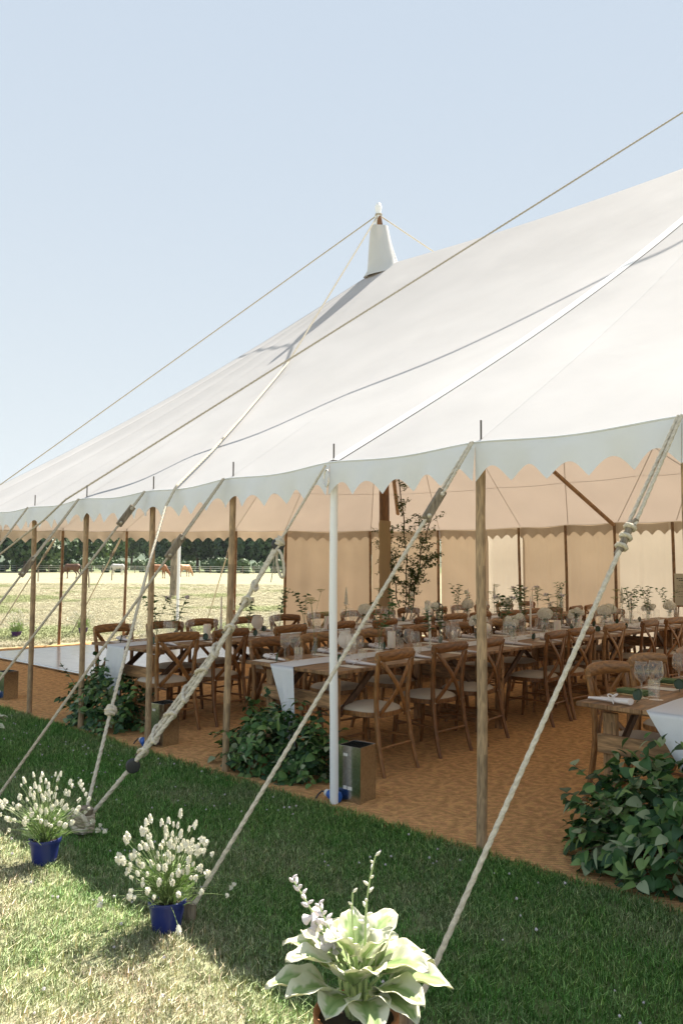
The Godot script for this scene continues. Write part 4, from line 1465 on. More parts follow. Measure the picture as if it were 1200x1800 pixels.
			o = tag(put("cutlery", G.cutlery, M.gold, self, jig.call(0.13, 0.065)), "gold table knives, %s" % who, "cutlery", "cutlery laid on the tables")
			o.rotation.y = YAW + PI / 2
	# the sign on its easel beyond the middle row
	var t := thing("easel_sign", "small grey-green printed sign board on an easel by the bright canvas wall", "sign", W(Vector3(4.63, 0, 12.28)), YAW + PI + 0.36)
	var m := MB.new()
	m.box(Transform3D(Basis(Vector3.RIGHT, -0.08), Vector3(0, 1.16, 0)), Vector3(0.275, 0.48, 0.012), 0.002)
	put("board", m, M.card, t)
	m = MB.new()
	var bas := Basis(Vector3.RIGHT, -0.08)
	var lr := RandomNumberGenerator.new()
	lr.seed = 4
	for d in [[0.165, 0.215, 0.013], [0.135, 0.15, 0.013], [0.085, 0.10, 0.006], [0.055, 0.21, 0.006], [0.035, 0.19, 0.006], [-0.03, 0.20, 0.006], [-0.07, 0.17, 0.006], [-0.11, 0.2, 0.006]]:
		var x: float = -d[1] / 2
		while x < d[1] / 2:
			var wl := lr.randf_range(0.008, 0.03)
			m.box(Transform3D(bas, Vector3(0, 1.16, 0) + bas * Vector3(x + wl / 2, d[0], 0.0072)), Vector3(wl, d[2], 0.0012), 0.0002)
			x += wl + 0.007
	put("lettering", m, M.ink, t)
	for s in [-1.0, 1.0]:
		m = MB.new()
		m.beam(Vector3(s * 0.16, 0, 0.06), Vector3(s * 0.05, 1.34, -0.06), 0.022, 0.018, Vector3.RIGHT)
		put("leg", m, M.table_wood, t)
	m = MB.new()
	m.beam(Vector3(0, 0, -0.38), Vector3(0, 1.3, -0.08), 0.022, 0.018, Vector3.RIGHT)
	put("leg", m, M.table_wood, t)
	m = MB.new()
	m.bx(Vector3(0, 0.91, 0.03), Vector3(0.32, 0.02, 0.05))
	put("ledge", m, M.table_wood, t)

# ---------------------------------------------------------------- plants and small things outside
func build_bins() -> void:
	for d in [[3.50, 3.80, "galvanised metal uplighter box with a blue plug at the foot of the white pole", 0.35], [5.66, 3.80, "galvanised metal uplighter box behind the knotted rope tackle", 0.35], [8.80, 3.86, "galvanised metal uplighter box at the picture's left edge", 0.3]]:
		var t := thing("uplighter_box", d[2], "metal box", W(Vector3(d[0], 0.012, d[1])), YAW + 0.12, "metal uplighter boxes along the near edge")
		var m := MB.new()
		var w := 0.083
		var h: float = d[3]
		var th := 0.0015
		for s in [-1.0, 1.0]:
			m.box(Transform3D(Basis(), Vector3(s * w, h / 2, 0)), Vector3(th * 2, h, w * 2 - 0.004), 0.0005)
			m.box(Transform3D(Basis(), Vector3(0, h / 2, s * w)), Vector3(w * 2 + 0.004, h - 0.002, th * 2), 0.0005)
		m.box(Transform3D(Basis(), Vector3(0, 0.01, 0)), Vector3(w * 2 - 0.01, 0.004, w * 2 - 0.01), 0.001)
		put("body", m, M.galvanised, t)
		m = MB.new()
		m.box(Transform3D(Basis(), Vector3(0.0, 0.05, 0)), Vector3(0.11, 0.08, 0.11), 0.01)
		put("lamp_housing", m, M.black_plastic, t)
		m = MB.new()
		m.box(Transform3D(Basis(), Vector3(0.03, h - 0.055, -w - 0.003)), Vector3(0.034, 0.018, 0.0015), 0.0004)
		m.box(Transform3D(Basis(), Vector3(-0.005, 0.09, -w - 0.003)), Vector3(0.032, 0.022, 0.0015), 0.0004)
		m.box(Transform3D(Basis(), Vector3(0.032, 0.092, -w - 0.003)), Vector3(0.030, 0.022, 0.0015), 0.0004)
		put("sticker", m, M.white_plastic, t)
		# the blue coupling in front of it
		var c := thing("blue_plug", "blue round electric plug lying against the %s metal box" % ["front", "second", "leftmost"][0 if d[0] < 4.0 else (1 if d[0] < 6.0 else 2)], "plug", W(Vector3(d[0] + 0.075, 0.05, d[1] - 0.135)), YAW, "blue plugs by the metal boxes")
		m = MB.new()
		var bs := Basis(Vector3.UP, -0.25) * Basis(Vector3.FORWARD, PI / 2)
		m.lathe([Vector2(0, -0.05), Vector2(0.026, -0.05), Vector2(0.036, -0.046), Vector2(0.036, -0.012), Vector2(0.031, -0.008), Vector2(0.031, 0.03), Vector2(0.027, 0.05), Vector2(0.02, 0.058), Vector2(0, 0.058)], 18, Transform3D(bs, Vector3.ZERO))
		for k in 8:
			var g := TAU * k / 8.0
			m.box(Transform3D(bs * Basis(Vector3.UP, g), bs * Vector3(0.036 * cos(-g), -0.03, 0.036 * sin(-g))), Vector3(0.006, 0.03, 0.008), 0.001)
		put("shell", m, M.blue_plastic, c)
		m = MB.new()
		m.lathe([Vector2(0.0, 0.058), Vector2(0.022, 0.058), Vector2(0.024, 0.066), Vector2(0.022, 0.088), Vector2(0.014, 0.094), Vector2(0, 0.094)], 16, Transform3D(bs, Vector3.ZERO))
		put("gland", m, M.white_plastic, c)
		m = MB.new()
		var o := bs * Vector3(0, 0.09, 0)
		m.tube([o, o + Vector3(0.03, 0.004, -0.01), o + Vector3(0.055, -0.02, -0.02), o + Vector3(0.06, -0.05, -0.04), o + Vector3(0.06, -0.06, -0.09)], 0.006, 8)
		put("cable", m, M.black_plastic, c)

func build_heap(called: String, label: String, ca: float, cb: float, ra: float, rb: float, h: float, leaves: int, parts: int, sprays: int, seed_: int, big := 1.1) -> void:
	var t := thing(called, label, "foliage arrangement", W(Vector3(ca, 0.012, cb)), YAW, "leafy arrangements at the table ends")
	var lr := RandomNumberGenerator.new()
	lr.seed = seed_
	var cols := [Color(0.040, 0.105, 0.032), Color(0.065, 0.15, 0.045), Color(0.11, 0.21, 0.06), Color(0.032, 0.085, 0.038), Color(0.17, 0.27, 0.085), Color(0.26, 0.32, 0.19)]
	var meshes := []
	for c in cols:
		meshes.append([leaf_mesh(0.062 * big, 0.046 * big, 0.2, c), leaf_mesh(0.078 * big, 0.017 * big, 0.35, c), leaf_mesh(0.045 * big, 0.036 * big, 0.15, c, 0.0), leaf_mesh(0.055 * big, 0.040 * big, 0.55, c)])
	var stems := MB.new()
	var xfs := []
	# the mound
	for k in leaves:
		var g := lr.randf() * TAU
		var y := lr.randf()
		var rr := sqrt(maxf(0.0, 1.0 - y * y)) * lerpf(0.72, 1.04, sqrt(lr.randf()))
		var bump := 1.0 + 0.20 * sin(g * 3.0 + seed_) + 0.17 * sin(g * 5.0 + y * 7.0) + 0.08 * sin(g * 11.0 - y * 9.0)
		var at := Vector3(cos(g) * ra * rr * bump, y * h * lerpf(0.78, 1.05, lr.randf()) * bump, sin(g) * rb * rr * bump)
		if at.y < 0.01: at.y = 0.01
		var out := Vector3(at.x / (ra * ra), at.y / (h * h) * 0.7, at.z / (rb * rb)).normalized()
		var dir := (out * 0.7 + Vector3(lr.randf_range(-1, 1), lr.randf_range(-1.1, 0.5), lr.randf_range(-1, 1))).normalized()
		var nn := (out + Vector3(0, 0.6, 0) + Vector3(lr.randf_range(-0.6, 0.6), 0, lr.randf_range(-0.6, 0.6))).normalized()
		var side := nn.cross(dir).normalized()
		xfs.append([Transform3D(Basis(side, dir.cross(side), dir).scaled(Vector3.ONE * lr.randf_range(0.7, 1.2)), at), 0 if lr.randf() < 0.45 else (2 if lr.randf() < 0.5 else (3 if lr.randf() < 0.6 else 1)), out])
	# sprays that reach out of it
	for s in sprays:
		var g := lr.randf() * TAU
		var up := lr.randf_range(0.1, 1.0)
		var from := Vector3(cos(g) * ra * 0.6, h * 0.45 * up, sin(g) * rb * 0.6)
		var reach := Vector3(cos(g) * 0.30, lr.randf_range(0.02, 0.30) * up, sin(g) * 0.24)
		var path := []
		for k in 7:
			var f := k / 6.0
			path.append(from + reach * f + Vector3(0, 0.10 * f - 0.20 * f * f * (1.2 - up), 0))
		for q in path: q.y = maxf(q.y, 0.02)
		stems.tube(path, 0.002, 5, false)
		var kind: int = [0, 0, 1, 3, 0, 2][lr.randi() % 6]
		for k in 11:
			var f := 1.2 + k * 0.46
			var i := mini(int(f), 5)
			var at: Vector3 = path[i].lerp(path[i + 1], minf(f - i, 1.0))
			var d: Vector3 = (path[i + 1] - path[i]).normalized()
			var sd := d.cross(Vector3.UP).normalized() * (1.0 if k % 2 == 0 else -1.0)
			var dir := (d * 0.5 + sd + Vector3(0, lr.randf_range(-0.5, 0.3), 0)).normalized()
			var nn := (Vector3.UP + Vector3(lr.randf_range(-0.7, 0.7), 0, lr.randf_range(-0.7, 0.7))).normalized()
			var side := nn.cross(dir).normalized()
			xfs.append([Transform3D(Basis(side, dir.cross(side), dir).scaled(Vector3.ONE * lr.randf_range(0.8, 1.15)), at), kind, Vector3(0, 0, -1)])
	put("stem", stems, M.stem_brown, t)
	# the leaves turned to the lawn are parts, the rest one mass
	var groups := {}
	var made := 0
	var order := range(xfs.size())
	order.reverse()
	for k in order:
		var x: Array = xfs[k]
		var ci := lr.randi() % 9
		ci = [0, 0, 1, 1, 2, 3, 3, 4, 5][ci]
		if x[1] == 1: ci = [2, 4, 5][lr.randi() % 3]
		if made < parts and (x[2] as Vector3).z < 0.25 and lr.randf() < 0.75:
			made += 1
			place(meshes[ci][x[1]], "leaf", M.leaf, t, x[0])
		else:
			var key := "%d_%d" % [ci, x[1]]
			if not groups.has(key): groups[key] = [meshes[ci][x[1]], []]
			groups[key][1].append(x[0])
	var all := MB.new()
	all.colored = true
	for key in groups:
		var src: Array = (groups[key][0] as ArrayMesh).surface_get_arrays(0)
		for x in groups[key][1]:
			var first := all.p.size()
			for q in src[Mesh.ARRAY_VERTEX].size():
				all.v(x * src[Mesh.ARRAY_VERTEX][q], (x.basis * src[Mesh.ARRAY_NORMAL][q]).normalized(), src[Mesh.ARRAY_COLOR][q])
			for q in src[Mesh.ARRAY_INDEX]: all.ix.append(first + q)
	put("foliage", all, M.leaf, t).set_meta("kind", "stuff")

func pot(t: Node3D, m_: Material, r0: float, r1: float, h: float, rim: float) -> void:
	var m := MB.new()
	m.lathe([Vector2(0, 0), Vector2(r0, 0), Vector2(r0 + 0.002, 0.004), Vector2(r1, h - rim), Vector2(r1 + 0.006, h - rim + 0.001), Vector2(r1 + 0.007, h - 0.002), Vector2(r1 + 0.004, h), Vector2(r1 - 0.004, h - 0.002), Vector2(r1 - 0.01, h - 0.03)], 28)
	put("pot", m, m_, t)
	m = MB.new()
	m.lathe([Vector2(r1 - 0.005, h - 0.022), Vector2(r1 * 0.5, h - 0.014), Vector2(0, h - 0.012)], 20)
	put("compost", m, M.compost, t)

func make_lavender(pot_mat: Material, seed_: int, spikes: int, spread: float, hgt: float) -> Node3D:
	var t := Node3D.new()
	var lr := RandomNumberGenerator.new()
	lr.seed = seed_
	pot(t, pot_mat, 0.056, 0.072, 0.122, 0.022)
	# narrow grey-green leaves
	var blade := MB.new()
	blade.colored = true
	for k in 640:
		var g := lr.randf() * TAU
		var r := 0.065 * sqrt(lr.randf())
		var at := Vector3(cos(g) * r, 0.11 + lr.randf() * 0.13, sin(g) * r) * Vector3(1.0 + lr.randf() * 0.6, 1, 1.0 + lr.randf() * 0.6)
		var d := Vector3(cos(g) * lr.randf_range(0.2, 1.1), lr.randf_range(0.25, 1.1), sin(g) * lr.randf_range(0.2, 1.1)).normalized()
		var side := d.cross(Vector3.UP).rotated(d, lr.randf() * 3.0).normalized() * 0.0021
		var l := lr.randf_range(0.035, 0.075)
		var mid := at + d * l * 0.5
		var tip := at + d * l - Vector3(0, l * 0.15, 0)
		var c: Color = [Color(0.28, 0.42, 0.15), Color(0.40, 0.52, 0.25), Color(0.46, 0.54, 0.33), Color(0.22, 0.34, 0.12)][lr.randi() % 4]
		blade.flat_tri(at - side * 0.6, mid - side, mid + side, Vector3.UP, c)
		blade.flat_tri(at - side * 0.6, mid + side, at + side * 0.6, Vector3.UP, c)
		blade.flat_tri(mid - side, tip, mid + side, Vector3.UP, c)
	put("leaves", blade, M.leaf, t).set_meta("kind", "stuff")
	# flower spike, in two shapes
	var heads := []
	for v in 3:
		var xf := []
		var n := 20 - v * 3
		for k in n:
			var f := float(k) / (n - 1)
			var g := k * 2.4 + v
			var d := Vector3(cos(g), 0.5, sin(g)).normalized()
			var side := d.cross(Vector3.UP).normalized()
			xf.append(Transform3D(Basis(side, d, side.cross(d)).scaled(Vector3.ONE * lerpf(0.75, 0.6, f)), Vector3(0, 0.036 * f * (1.0 - 0.22 * v), 0) + d * lerpf(0.0095, 0.006, f) * lr.randf_range(0.7, 1.55)))
		heads.append(joined(G.floret, xf))
	var stems := MB.new()
	var tips := []
	for k in spikes:
		var g := lr.randf() * TAU
		var u := sqrt(lr.randf())
		var lean := u * spread
		var top := Vector3(cos(g) * lean, 0.12 + hgt * lr.randf_range(0.30, 1.0) * (1.0 - 0.35 * u * u), sin(g) * lean)
		if k % 16 == 15: top = Vector3(cos(g) * spread * 1.35, 0.09 + 0.08 * lr.randf(), sin(g) * spread * 1.35)
		var from := Vector3(cos(g) * 0.03 * u, 0.105, sin(g) * 0.03 * u)
		var ctl := from.lerp(top, 0.5) + Vector3(-cos(g) * 0.02, 0.035, -sin(g) * 0.02)
		var path := []
		for q in 7:
			var f := q / 6.0
			path.append(from.lerp(ctl, f).lerp(ctl.lerp(top, f), f))
		stems.tube(path, 0.0013, 4, false)
		tips.append([path[6], (path[6] - path[5]).normalized()])
	put("stems", stems, M.stem, t)
	for q in tips:
		var side: Vector3 = (q[1] as Vector3).cross(Vector3(0.3, 0.1, 1)).normalized()
		place(heads[lr.randi() % 3], "flower_spike", M.petal, t, Transform3D(Basis(side, q[1], side.cross(q[1])).scaled(Vector3(0.72, 1.1, 0.72) * lr.randf_range(0.45, 0.85)), q[0]))
	return t

func hosta_leaf(l: float, w: float, lift: float, droop: float, lr: RandomNumberGenerator) -> ArrayMesh:
	var m := MB.new()
	m.colored = true
	var pts := []
	var cols := []
	var nl := 15
	var nw := 13
	var y := 0.0
	var z := 0.0
	var ang := lift
	var edge := lr.randf() * 6.0
	var cream := lr.randf_range(0.34, 0.66)
	for i in nl:
		var f := float(i) / (nl - 1)
		var ww := w * (pow(sin(PI * pow(f, 0.66)), 0.68) if f < 0.97 else 0.10 * (1.0 - f) / 0.03)
		for k in nw:
			var q := k / float(nw - 1) * 2.0 - 1.0
			var rip := 0.006 * sin(f * 15.0 + edge + q * 2.0) * absf(q)
			pts.append(Vector3(q * ww * 0.5, y + q * q * ww * 0.20 + rip + 0.0022 * cos(q * 16.0), z))
			var margin := absf(q) + 0.10 * sin(f * 17.0 + edge) + 0.07 * sin(f * 41.0 + q * 3.0 + edge)
			var mix_ := smoothstep(cream - 0.10, cream + 0.08, margin) if f < 0.86 + 0.04 * sin(edge) else 1.0
			var green := Color(0.20, 0.30, 0.11).lerp(Color(0.34, 0.43, 0.20), 0.5 + 0.5 * sin(q * 11.0 + f * 6.0 + edge))
			cols.append(green.lerp(Color(0.60, 0.60, 0.455), mix_))
		var st := l / (nl - 1)
		y += sin(ang) * st
		z += cos(ang) * st
		ang -= droop / (nl - 1)
	m.sheet(pts, nl, nw, Vector3.UP, cols)
	return m.mesh()

func build_hosta(label: String, at: Vector3, seed_: int, turn: float) -> void:
	var t := thing("hosta_plant", label, "potted plant", at, turn, "potted hostas on the lawn")
	var lr := RandomNumberGenerator.new()
	lr.seed = seed_
	pot(t, M.terracotta, 0.088, 0.118, 0.205, 0.04)
	var stalks := MB.new()
	for k in 27:
		var ringn := 0 if k < 12 else (1 if k < 21 else 2)
		var g := (k * 2.39996) + lr.randf_range(-0.2, 0.2)
		var l: float = [0.188, 0.172, 0.14][ringn] * lr.randf_range(0.88, 1.1)
		var w: float = l * lr.randf_range(0.62, 0.78)
		var lift: float = [0.50, 0.78, 1.0][ringn] + lr.randf_range(-0.2, 0.15)
		var droop: float = [0.85, 0.9, 0.75][ringn] + lr.randf_range(-0.35, 0.4)
		var out: float = [0.085, 0.06, 0.025][ringn]
		var base := Vector3(cos(g) * out, 0.205 + [0.085, 0.125, 0.15][ringn] * lr.randf_range(0.8, 1.15), sin(g) * out)
		stalks.tube([Vector3(cos(g) * 0.02, 0.18, sin(g) * 0.02), base * Vector3(0.55, 1, 0.55) - Vector3(0, 0.02, 0), base], [0.006, 0.005, 0.004], 6, false)
		var o := put("leaf", hosta_leaf(l, w, lift, droop, lr), M.hosta_leaf, t, base)
		o.rotation.y = PI / 2 - g
	put("leaf_stalks", stalks, M.stem_pale, t)
	# flower stalks with buds and bells
	var bud := MB.new()
	bud.lathe([Vector2(0, 0), Vector2(0.0045, 0.005), Vector2(0.0055, 0.013), Vector2(0.003, 0.022), Vector2(0, 0.026)], 8)
	var budm := bud.mesh()
	var bell := MB.new()
	bell.lathe([Vector2(0.002, 0), Vector2(0.005, 0.008), Vector2(0.008, 0.02), Vector2(0.013, 0.032), Vector2(0.015, 0.034)], 9)
	var bellm := bell.mesh()
	for d in [[-0.19, -0.04, 0.34, 17, true], [-0.11, -0.01, 0.28, 13, true], [-0.01, -0.02, 0.31, 5, false], [0.055, 0.02, 0.43, 11, false]]:
		var m := MB.new()
		var path := []
		for k in 8:
			var f := k / 7.0
			path.append(Vector3(d[0] * (0.25 + 0.75 * f * f) + 0.006 * sin(f * 6.0), 0.22 + d[2] * f, d[1] * f))
		m.tube(path, [0.004, 0.004, 0.0038, 0.0036, 0.0033, 0.003, 0.0026, 0.002], 8)
		var s := put("flower_stalk", m, M.stem_pale, t)
		s.rotation.y = -turn
		for k in d[3]:
			var f: float = 1.0 - k * 0.42 / d[3] * (1.0 if d[4] else 1.3)
			var i := mini(int(f * 6.999), 6)
			var p: Vector3 = path[i].lerp(path[i + 1], f * 7.0 - i)
			var g: float = k * 2.4
			var low: bool = d[4] and k > d[3] * 0.55
			var dir := Vector3(cos(g), -0.55 if low else (0.9 - 0.6 * k / float(d[3])), sin(g)).normalized()
			var side := dir.cross(Vector3(0.2, 1, 0.3)).normalized()
			var sc := (0.85 + 0.25 * lr.randf()) * (1.15 if d[4] else 0.95) * lerpf(0.8, 1.1, float(k) / d[3])
			place(bellm if low else budm, "flower" if low else "bud", M.petal_lilac if d[4] else M.petal, s, Transform3D(Basis(side, dir, side.cross(dir)).scaled(Vector3.ONE * sc), p))

func build_pots() -> void:
	var m := mat("hosta_leaf", Color.WHITE, 0.62)
	m.vertex_color_use_as_albedo = true
	m.metallic_specular = 0.3
	m.backlight_enabled = true; m.backlight = Color(0.4, 0.42, 0.3)
	m.normal_enabled = true; m.normal_texture = M.canvas_roof.normal_texture; m.normal_scale = 0.35
	tri(m, 6.0)
	m = mat("stem_pale", lin(0.34, 0.44, 0.20), 0.5)
	m.backlight_enabled = true; m.backlight = Color(0.3, 0.35, 0.15)
	var l := make_lavender(M.pot_blue, 51, 105, 0.21, 0.31)
	l.name = numbered("lavender_pot"); add_child(l); l.position = W(Vector3(3.90, 0.006, 1.93)); l.rotation.y = 0.4
	tag(l, "white flowering lavender in a blue pot beside the rope wound stake", "potted plant", "lavender pots")
	l = make_lavender(M.pot_blue, 52, 135, 0.195, 0.325)
	l.name = numbered("lavender_pot"); add_child(l); l.position = W(Vector3(2.85, 0.006, 1.945)); l.rotation.y = 1.2
	tag(l, "white flowering lavender in a blue pot nearest the camera, centre left of the lawn", "potted plant", "lavender pots")
	var far := [[15.6, 7.0, "purple pot of white flowers on the meadow, leftmost"], [15.6, 8.42, "purple pot of white flowers on the meadow behind the dance floor"]]
	for i in 2:
		l = make_lavender(M.pot_purple, 60 + i, 80, 0.22, 0.32)
		l.name = numbered("lavender_pot"); add_child(l); l.position = W(Vector3(far[i][0], 0.0, far[i][1])); l.scale = Vector3.ONE * 1.25
		tag(l, far[i][2], "potted plant", "lavender pots")
	build_hosta("cream edged hosta in a terracotta pot at the bottom of the picture", W(Vector3(1.625, 0.006, 1.765)), 71, 0.3)
	build_hosta("cream edged hosta in a terracotta pot just beyond the left edge of the lawn", W(Vector3(6.1, 0.006, 2.42)), 72, 1.9)

# the leafy branches tied beside the king pole
func build_branches() -> void:
	var t := thing("leafy_branches", "tall thin leafy branches standing beside the hessian wrapped king pole", "branches", W(Vector3(7.36, 0.0, 8.86)), YAW)
	var lr := RandomNumberGenerator.new()
	lr.seed = 81
	var stems := MB.new()
	var xfs := []
	var cs := []
	var mains := [[Vector3(-0.02, 0.3, 0), Vector3(-0.10, 1.3, 0.06), Vector3(-0.06, 2.0, 0.05), Vector3(0.02, 2.75, 0.02)], [Vector3(-0.06, 0.3, 0.05), Vector3(-0.20, 1.2, 0.12), Vector3(-0.30, 1.8, 0.16), Vector3(-0.42, 2.15, 0.2)], [Vector3(-0.03, 0.3, 0.0), Vector3(-0.12, 1.15, 0.1), Vector3(-0.28, 1.5, 0.2), Vector3(-0.40, 1.62, 0.24)], [Vector3(0.0, 0.9, 0.0), Vector3(0.10, 1.35, -0.02), Vector3(0.17, 1.7, -0.05), Vector3(0.2, 1.95, -0.06)]]
	for mn in mains:
		var path := []
		for k in 25:
			var f := k / 24.0 * 2.999
			var i := int(f)
			path.append((mn[i] as Vector3).lerp(mn[i + 1], f - i) + Vector3(0.012 * sin(k * 0.9), 0, 0.012 * cos(k * 1.1)))
		stems.tube(path, 0.008, 6)
		for k in range(6, 25):
			for s in 2:
				if lr.randf() < 0.28: continue
				var at: Vector3 = path[k]
				var g := lr.randf() * TAU
				var reach := lr.randf_range(0.08, 0.26)
				var tip := at + Vector3(cos(g) * reach, lr.randf_range(0.02, 0.16), sin(g) * reach)
				stems.tube([at, tip], 0.0022, 4, false)
				for q in 26:
					var f := lr.randf_range(0.15, 1.15)
					var d := Vector3(lr.randf_range(-1, 1), lr.randf_range(-0.6, 0.8), lr.randf_range(-1, 1)).normalized()
					var side := Vector3(0.3, 1, 0.1).cross(d).normalized()
					xfs.append(Transform3D(Basis(side, d.cross(side), d).scaled(Vector3.ONE * lr.randf_range(0.5, 0.9)), at.lerp(tip, f) + Vector3(lr.randf_range(-1, 1), lr.randf_range(-1, 1), lr.randf_range(-1, 1)) * 0.03))
					cs.append(Color(0.065, 0.105, 0.035).lerp(Color(0.14, 0.19, 0.07), lr.randf()))
	put("branch", stems, M.stem_brown, t)
	put("foliage", joined(G.leaf_a, xfs, cs), M.leaf, t).set_meta("kind", "stuff")

# ---------------------------------------------------------------- grounds
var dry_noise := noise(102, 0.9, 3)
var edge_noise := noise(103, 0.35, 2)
func dry_and_sunlit(a: float, b: float) -> float:  # random dry patches, plus sunlit paling painted in away from the tent
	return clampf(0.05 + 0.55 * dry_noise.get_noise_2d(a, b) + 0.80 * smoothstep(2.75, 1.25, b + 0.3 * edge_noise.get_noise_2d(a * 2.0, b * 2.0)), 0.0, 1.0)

func build_ground() -> void:
	# the meadow, one sheet to the horizon
	var m := MB.new()
	m.colored = true
	var rings := [0.0, 3.0, 8.0, 14.0, 20.0, 28.0, 40.0, 60.0, 85.0, 110.0, 140.0, 180.0, 240.0, 340.0, 500.0, 800.0, 1400.0, 2600.0]
	var seg := 72
	var nz := noise(90, 0.02, 3)
	var prev := -1
	for r in rings:
		var first := m.p.size()
		for k in seg + 1:
			var g := TAU * k / seg
			var p := Vector3(cos(g) * r, -0.006, sin(g) * r)
			var far := clampf((r - 125.0) / 60.0, 0, 1)
			var c := Color(1, 1, 1).lerp(Color(0.52, 0.68, 0.50), far)
			m.v(p, Vector3.UP, c)
		if prev >= 0:
			for k in seg: m.quad(prev + k, prev + k + 1, first + k + 1, first + k)
		prev = first
	structure("meadow", m, M.meadow_ground)
	# the lawn before the tent: sunlit strip painted straw pale, green left in the tent shade
	m = MB.new()
	m.colored = true
	var pts := []
	var tint := []
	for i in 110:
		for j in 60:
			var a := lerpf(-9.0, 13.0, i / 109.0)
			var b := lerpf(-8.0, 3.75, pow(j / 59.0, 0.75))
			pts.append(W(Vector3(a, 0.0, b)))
			tint.append(Color(0.34, 0.50, 0.28).lerp(Color(1, 1, 1), dry_and_sunlit(a, b)))
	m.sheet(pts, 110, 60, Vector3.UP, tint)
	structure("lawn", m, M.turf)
	# coir matting under the whole tent, lying in waves
	m = MB.new()
	var wv := noise(91, 1.0, 3)
	pts = []
	var nu := 0
	var nv := 56
	var nk := knots.size()
	for i in nk:
		var k0: Array = knots[i]
		var k1: Array = knots[(i + 1) % nk]
		var n := maxi(5, int(Vector2(k1[0] - k0[0], k1[1] - k0[1]).length() / 0.075))
		for u in n + (1 if i == nk - 1 else 0):
			var f := float(u) / n
			var e := Vector2(lerpf(k0[0], k1[0], f), lerpf(k0[1], k1[1], f))
			var c := Vector2(lerpf(k0[3], k1[3], f), RIDGE_B)
			var d := (e - c).normalized()
			e += d * (0.07 + 0.05 * wv.get_noise_2d(e.x * 0.9, e.y * 0.9))
			for w in nv:
				var q := c.lerp(e, float(w) / (nv - 1))
				var along := q.x * 0.35 + q.y * 0.94
				var across := q.x * 0.94 - q.y * 0.35
				var h := 0.014 + 0.013 * wv.get_noise_2d(across * 3.4, along * 0.55) + 0.007 * wv.get_noise_2d(q.x * 2.6 + 50.0, q.y * 2.6) + 0.004 * wv.get_noise_2d(across * 9.0, along * 1.6 + 20.0)
				if w == nv - 1: h = 0.001
				pts.append(W(Vector3(q.x, maxf(h, 0.001), q.y)))
			nu += 1
	m.sheet(pts, nu, nv, Vector3.UP)
	structure("coir_matting", m, M.coir)
	# the white dance floor: square panels in a metal edge
	var t := thing("dance_floor", "glossy white panelled dance floor on the matting at the far left", "dance floor", W(Vector3(9.5, 0.03, 5.35)), YAW)
	var n := 4
	var sz := 0.92
	for i in n:
		for j in n:
			var p := MB.new()
			p.box(Transform3D(Basis(), Vector3((i + 0.5) * sz, 0.01 + 0.0004 * ((i * 3 + j) % 3), (j + 0.5) * sz)), Vector3(sz - 0.005, 0.024, sz - 0.005), 0.002)
			put("floor_panel", p, M.floor_white, t)
	for s in [[Vector3(n * sz / 2, 0.006, -0.03), Vector3(n * sz + 0.12, 0.024, 0.056)], [Vector3(n * sz / 2, 0.006, n * sz + 0.03), Vector3(n * sz + 0.12, 0.024, 0.056)], [Vector3(-0.03, 0.006, n * sz / 2), Vector3(0.056, 0.024, n * sz - 0.002)], [Vector3(n * sz + 0.03, 0.006, n * sz / 2), Vector3(0.056, 0.024, n * sz - 0.002)]]:
		var p := MB.new()
		p.box(Transform3D(Basis(), s[0]), s[1], 0.006)
		put("edge_strip", p, M.galvanised, t)

func grass_tuft(seed_: int, blades: int, h: float, w: float, spread: float) -> ArrayMesh:
	var m := MB.new()
	m.colored = true
	var lr := RandomNumberGenerator.new()
	lr.seed = seed_
	for k in blades:
		var g := lr.randf() * TAU
		var at := Vector3(lr.randf_range(-1, 1), 0, lr.randf_range(-1, 1)) * spread
		var lean := Vector3(cos(g), 0, sin(g)) * lr.randf_range(0.15, 1.5)
		var hh := h * lr.randf_range(0.5, 1.15)
		var side := Vector3(-sin(g + lr.randf_range(-0.8, 0.8)), 0, cos(g)).normalized() * w * lr.randf_range(0.7, 1.2) * 0.5
		var p1 := at + Vector3(0, hh * 0.55, 0) + lean * hh * 0.25
		var p2 := at + Vector3(0, hh * 0.9, 0) + lean * hh * 0.75
		var br := lr.randf_range(0.6, 1.4) * 0.5
		var c := Color(br, br, br)
		if lr.randf() < 0.12: c = Color(1.5 * br, 1.2 * br, 1.35 * br)      # a dry blade
		var nn := (Vector3(cos(g), 0.9, sin(g))).normalized()
		var i0 := m.v(at - side, nn, c)
		var i1 := m.v(at + side, nn, c)
		var i2 := m.v(p1 - side * 0.85, nn, c)
		var i3 := m.v(p1 + side * 0.85, nn, c)
		var i4 := m.v(p2, nn, c)
		m.tri(i0, i2, i1); m.tri(i1, i2, i3); m.tri(i2, i4, i3)
	return m.mesh()

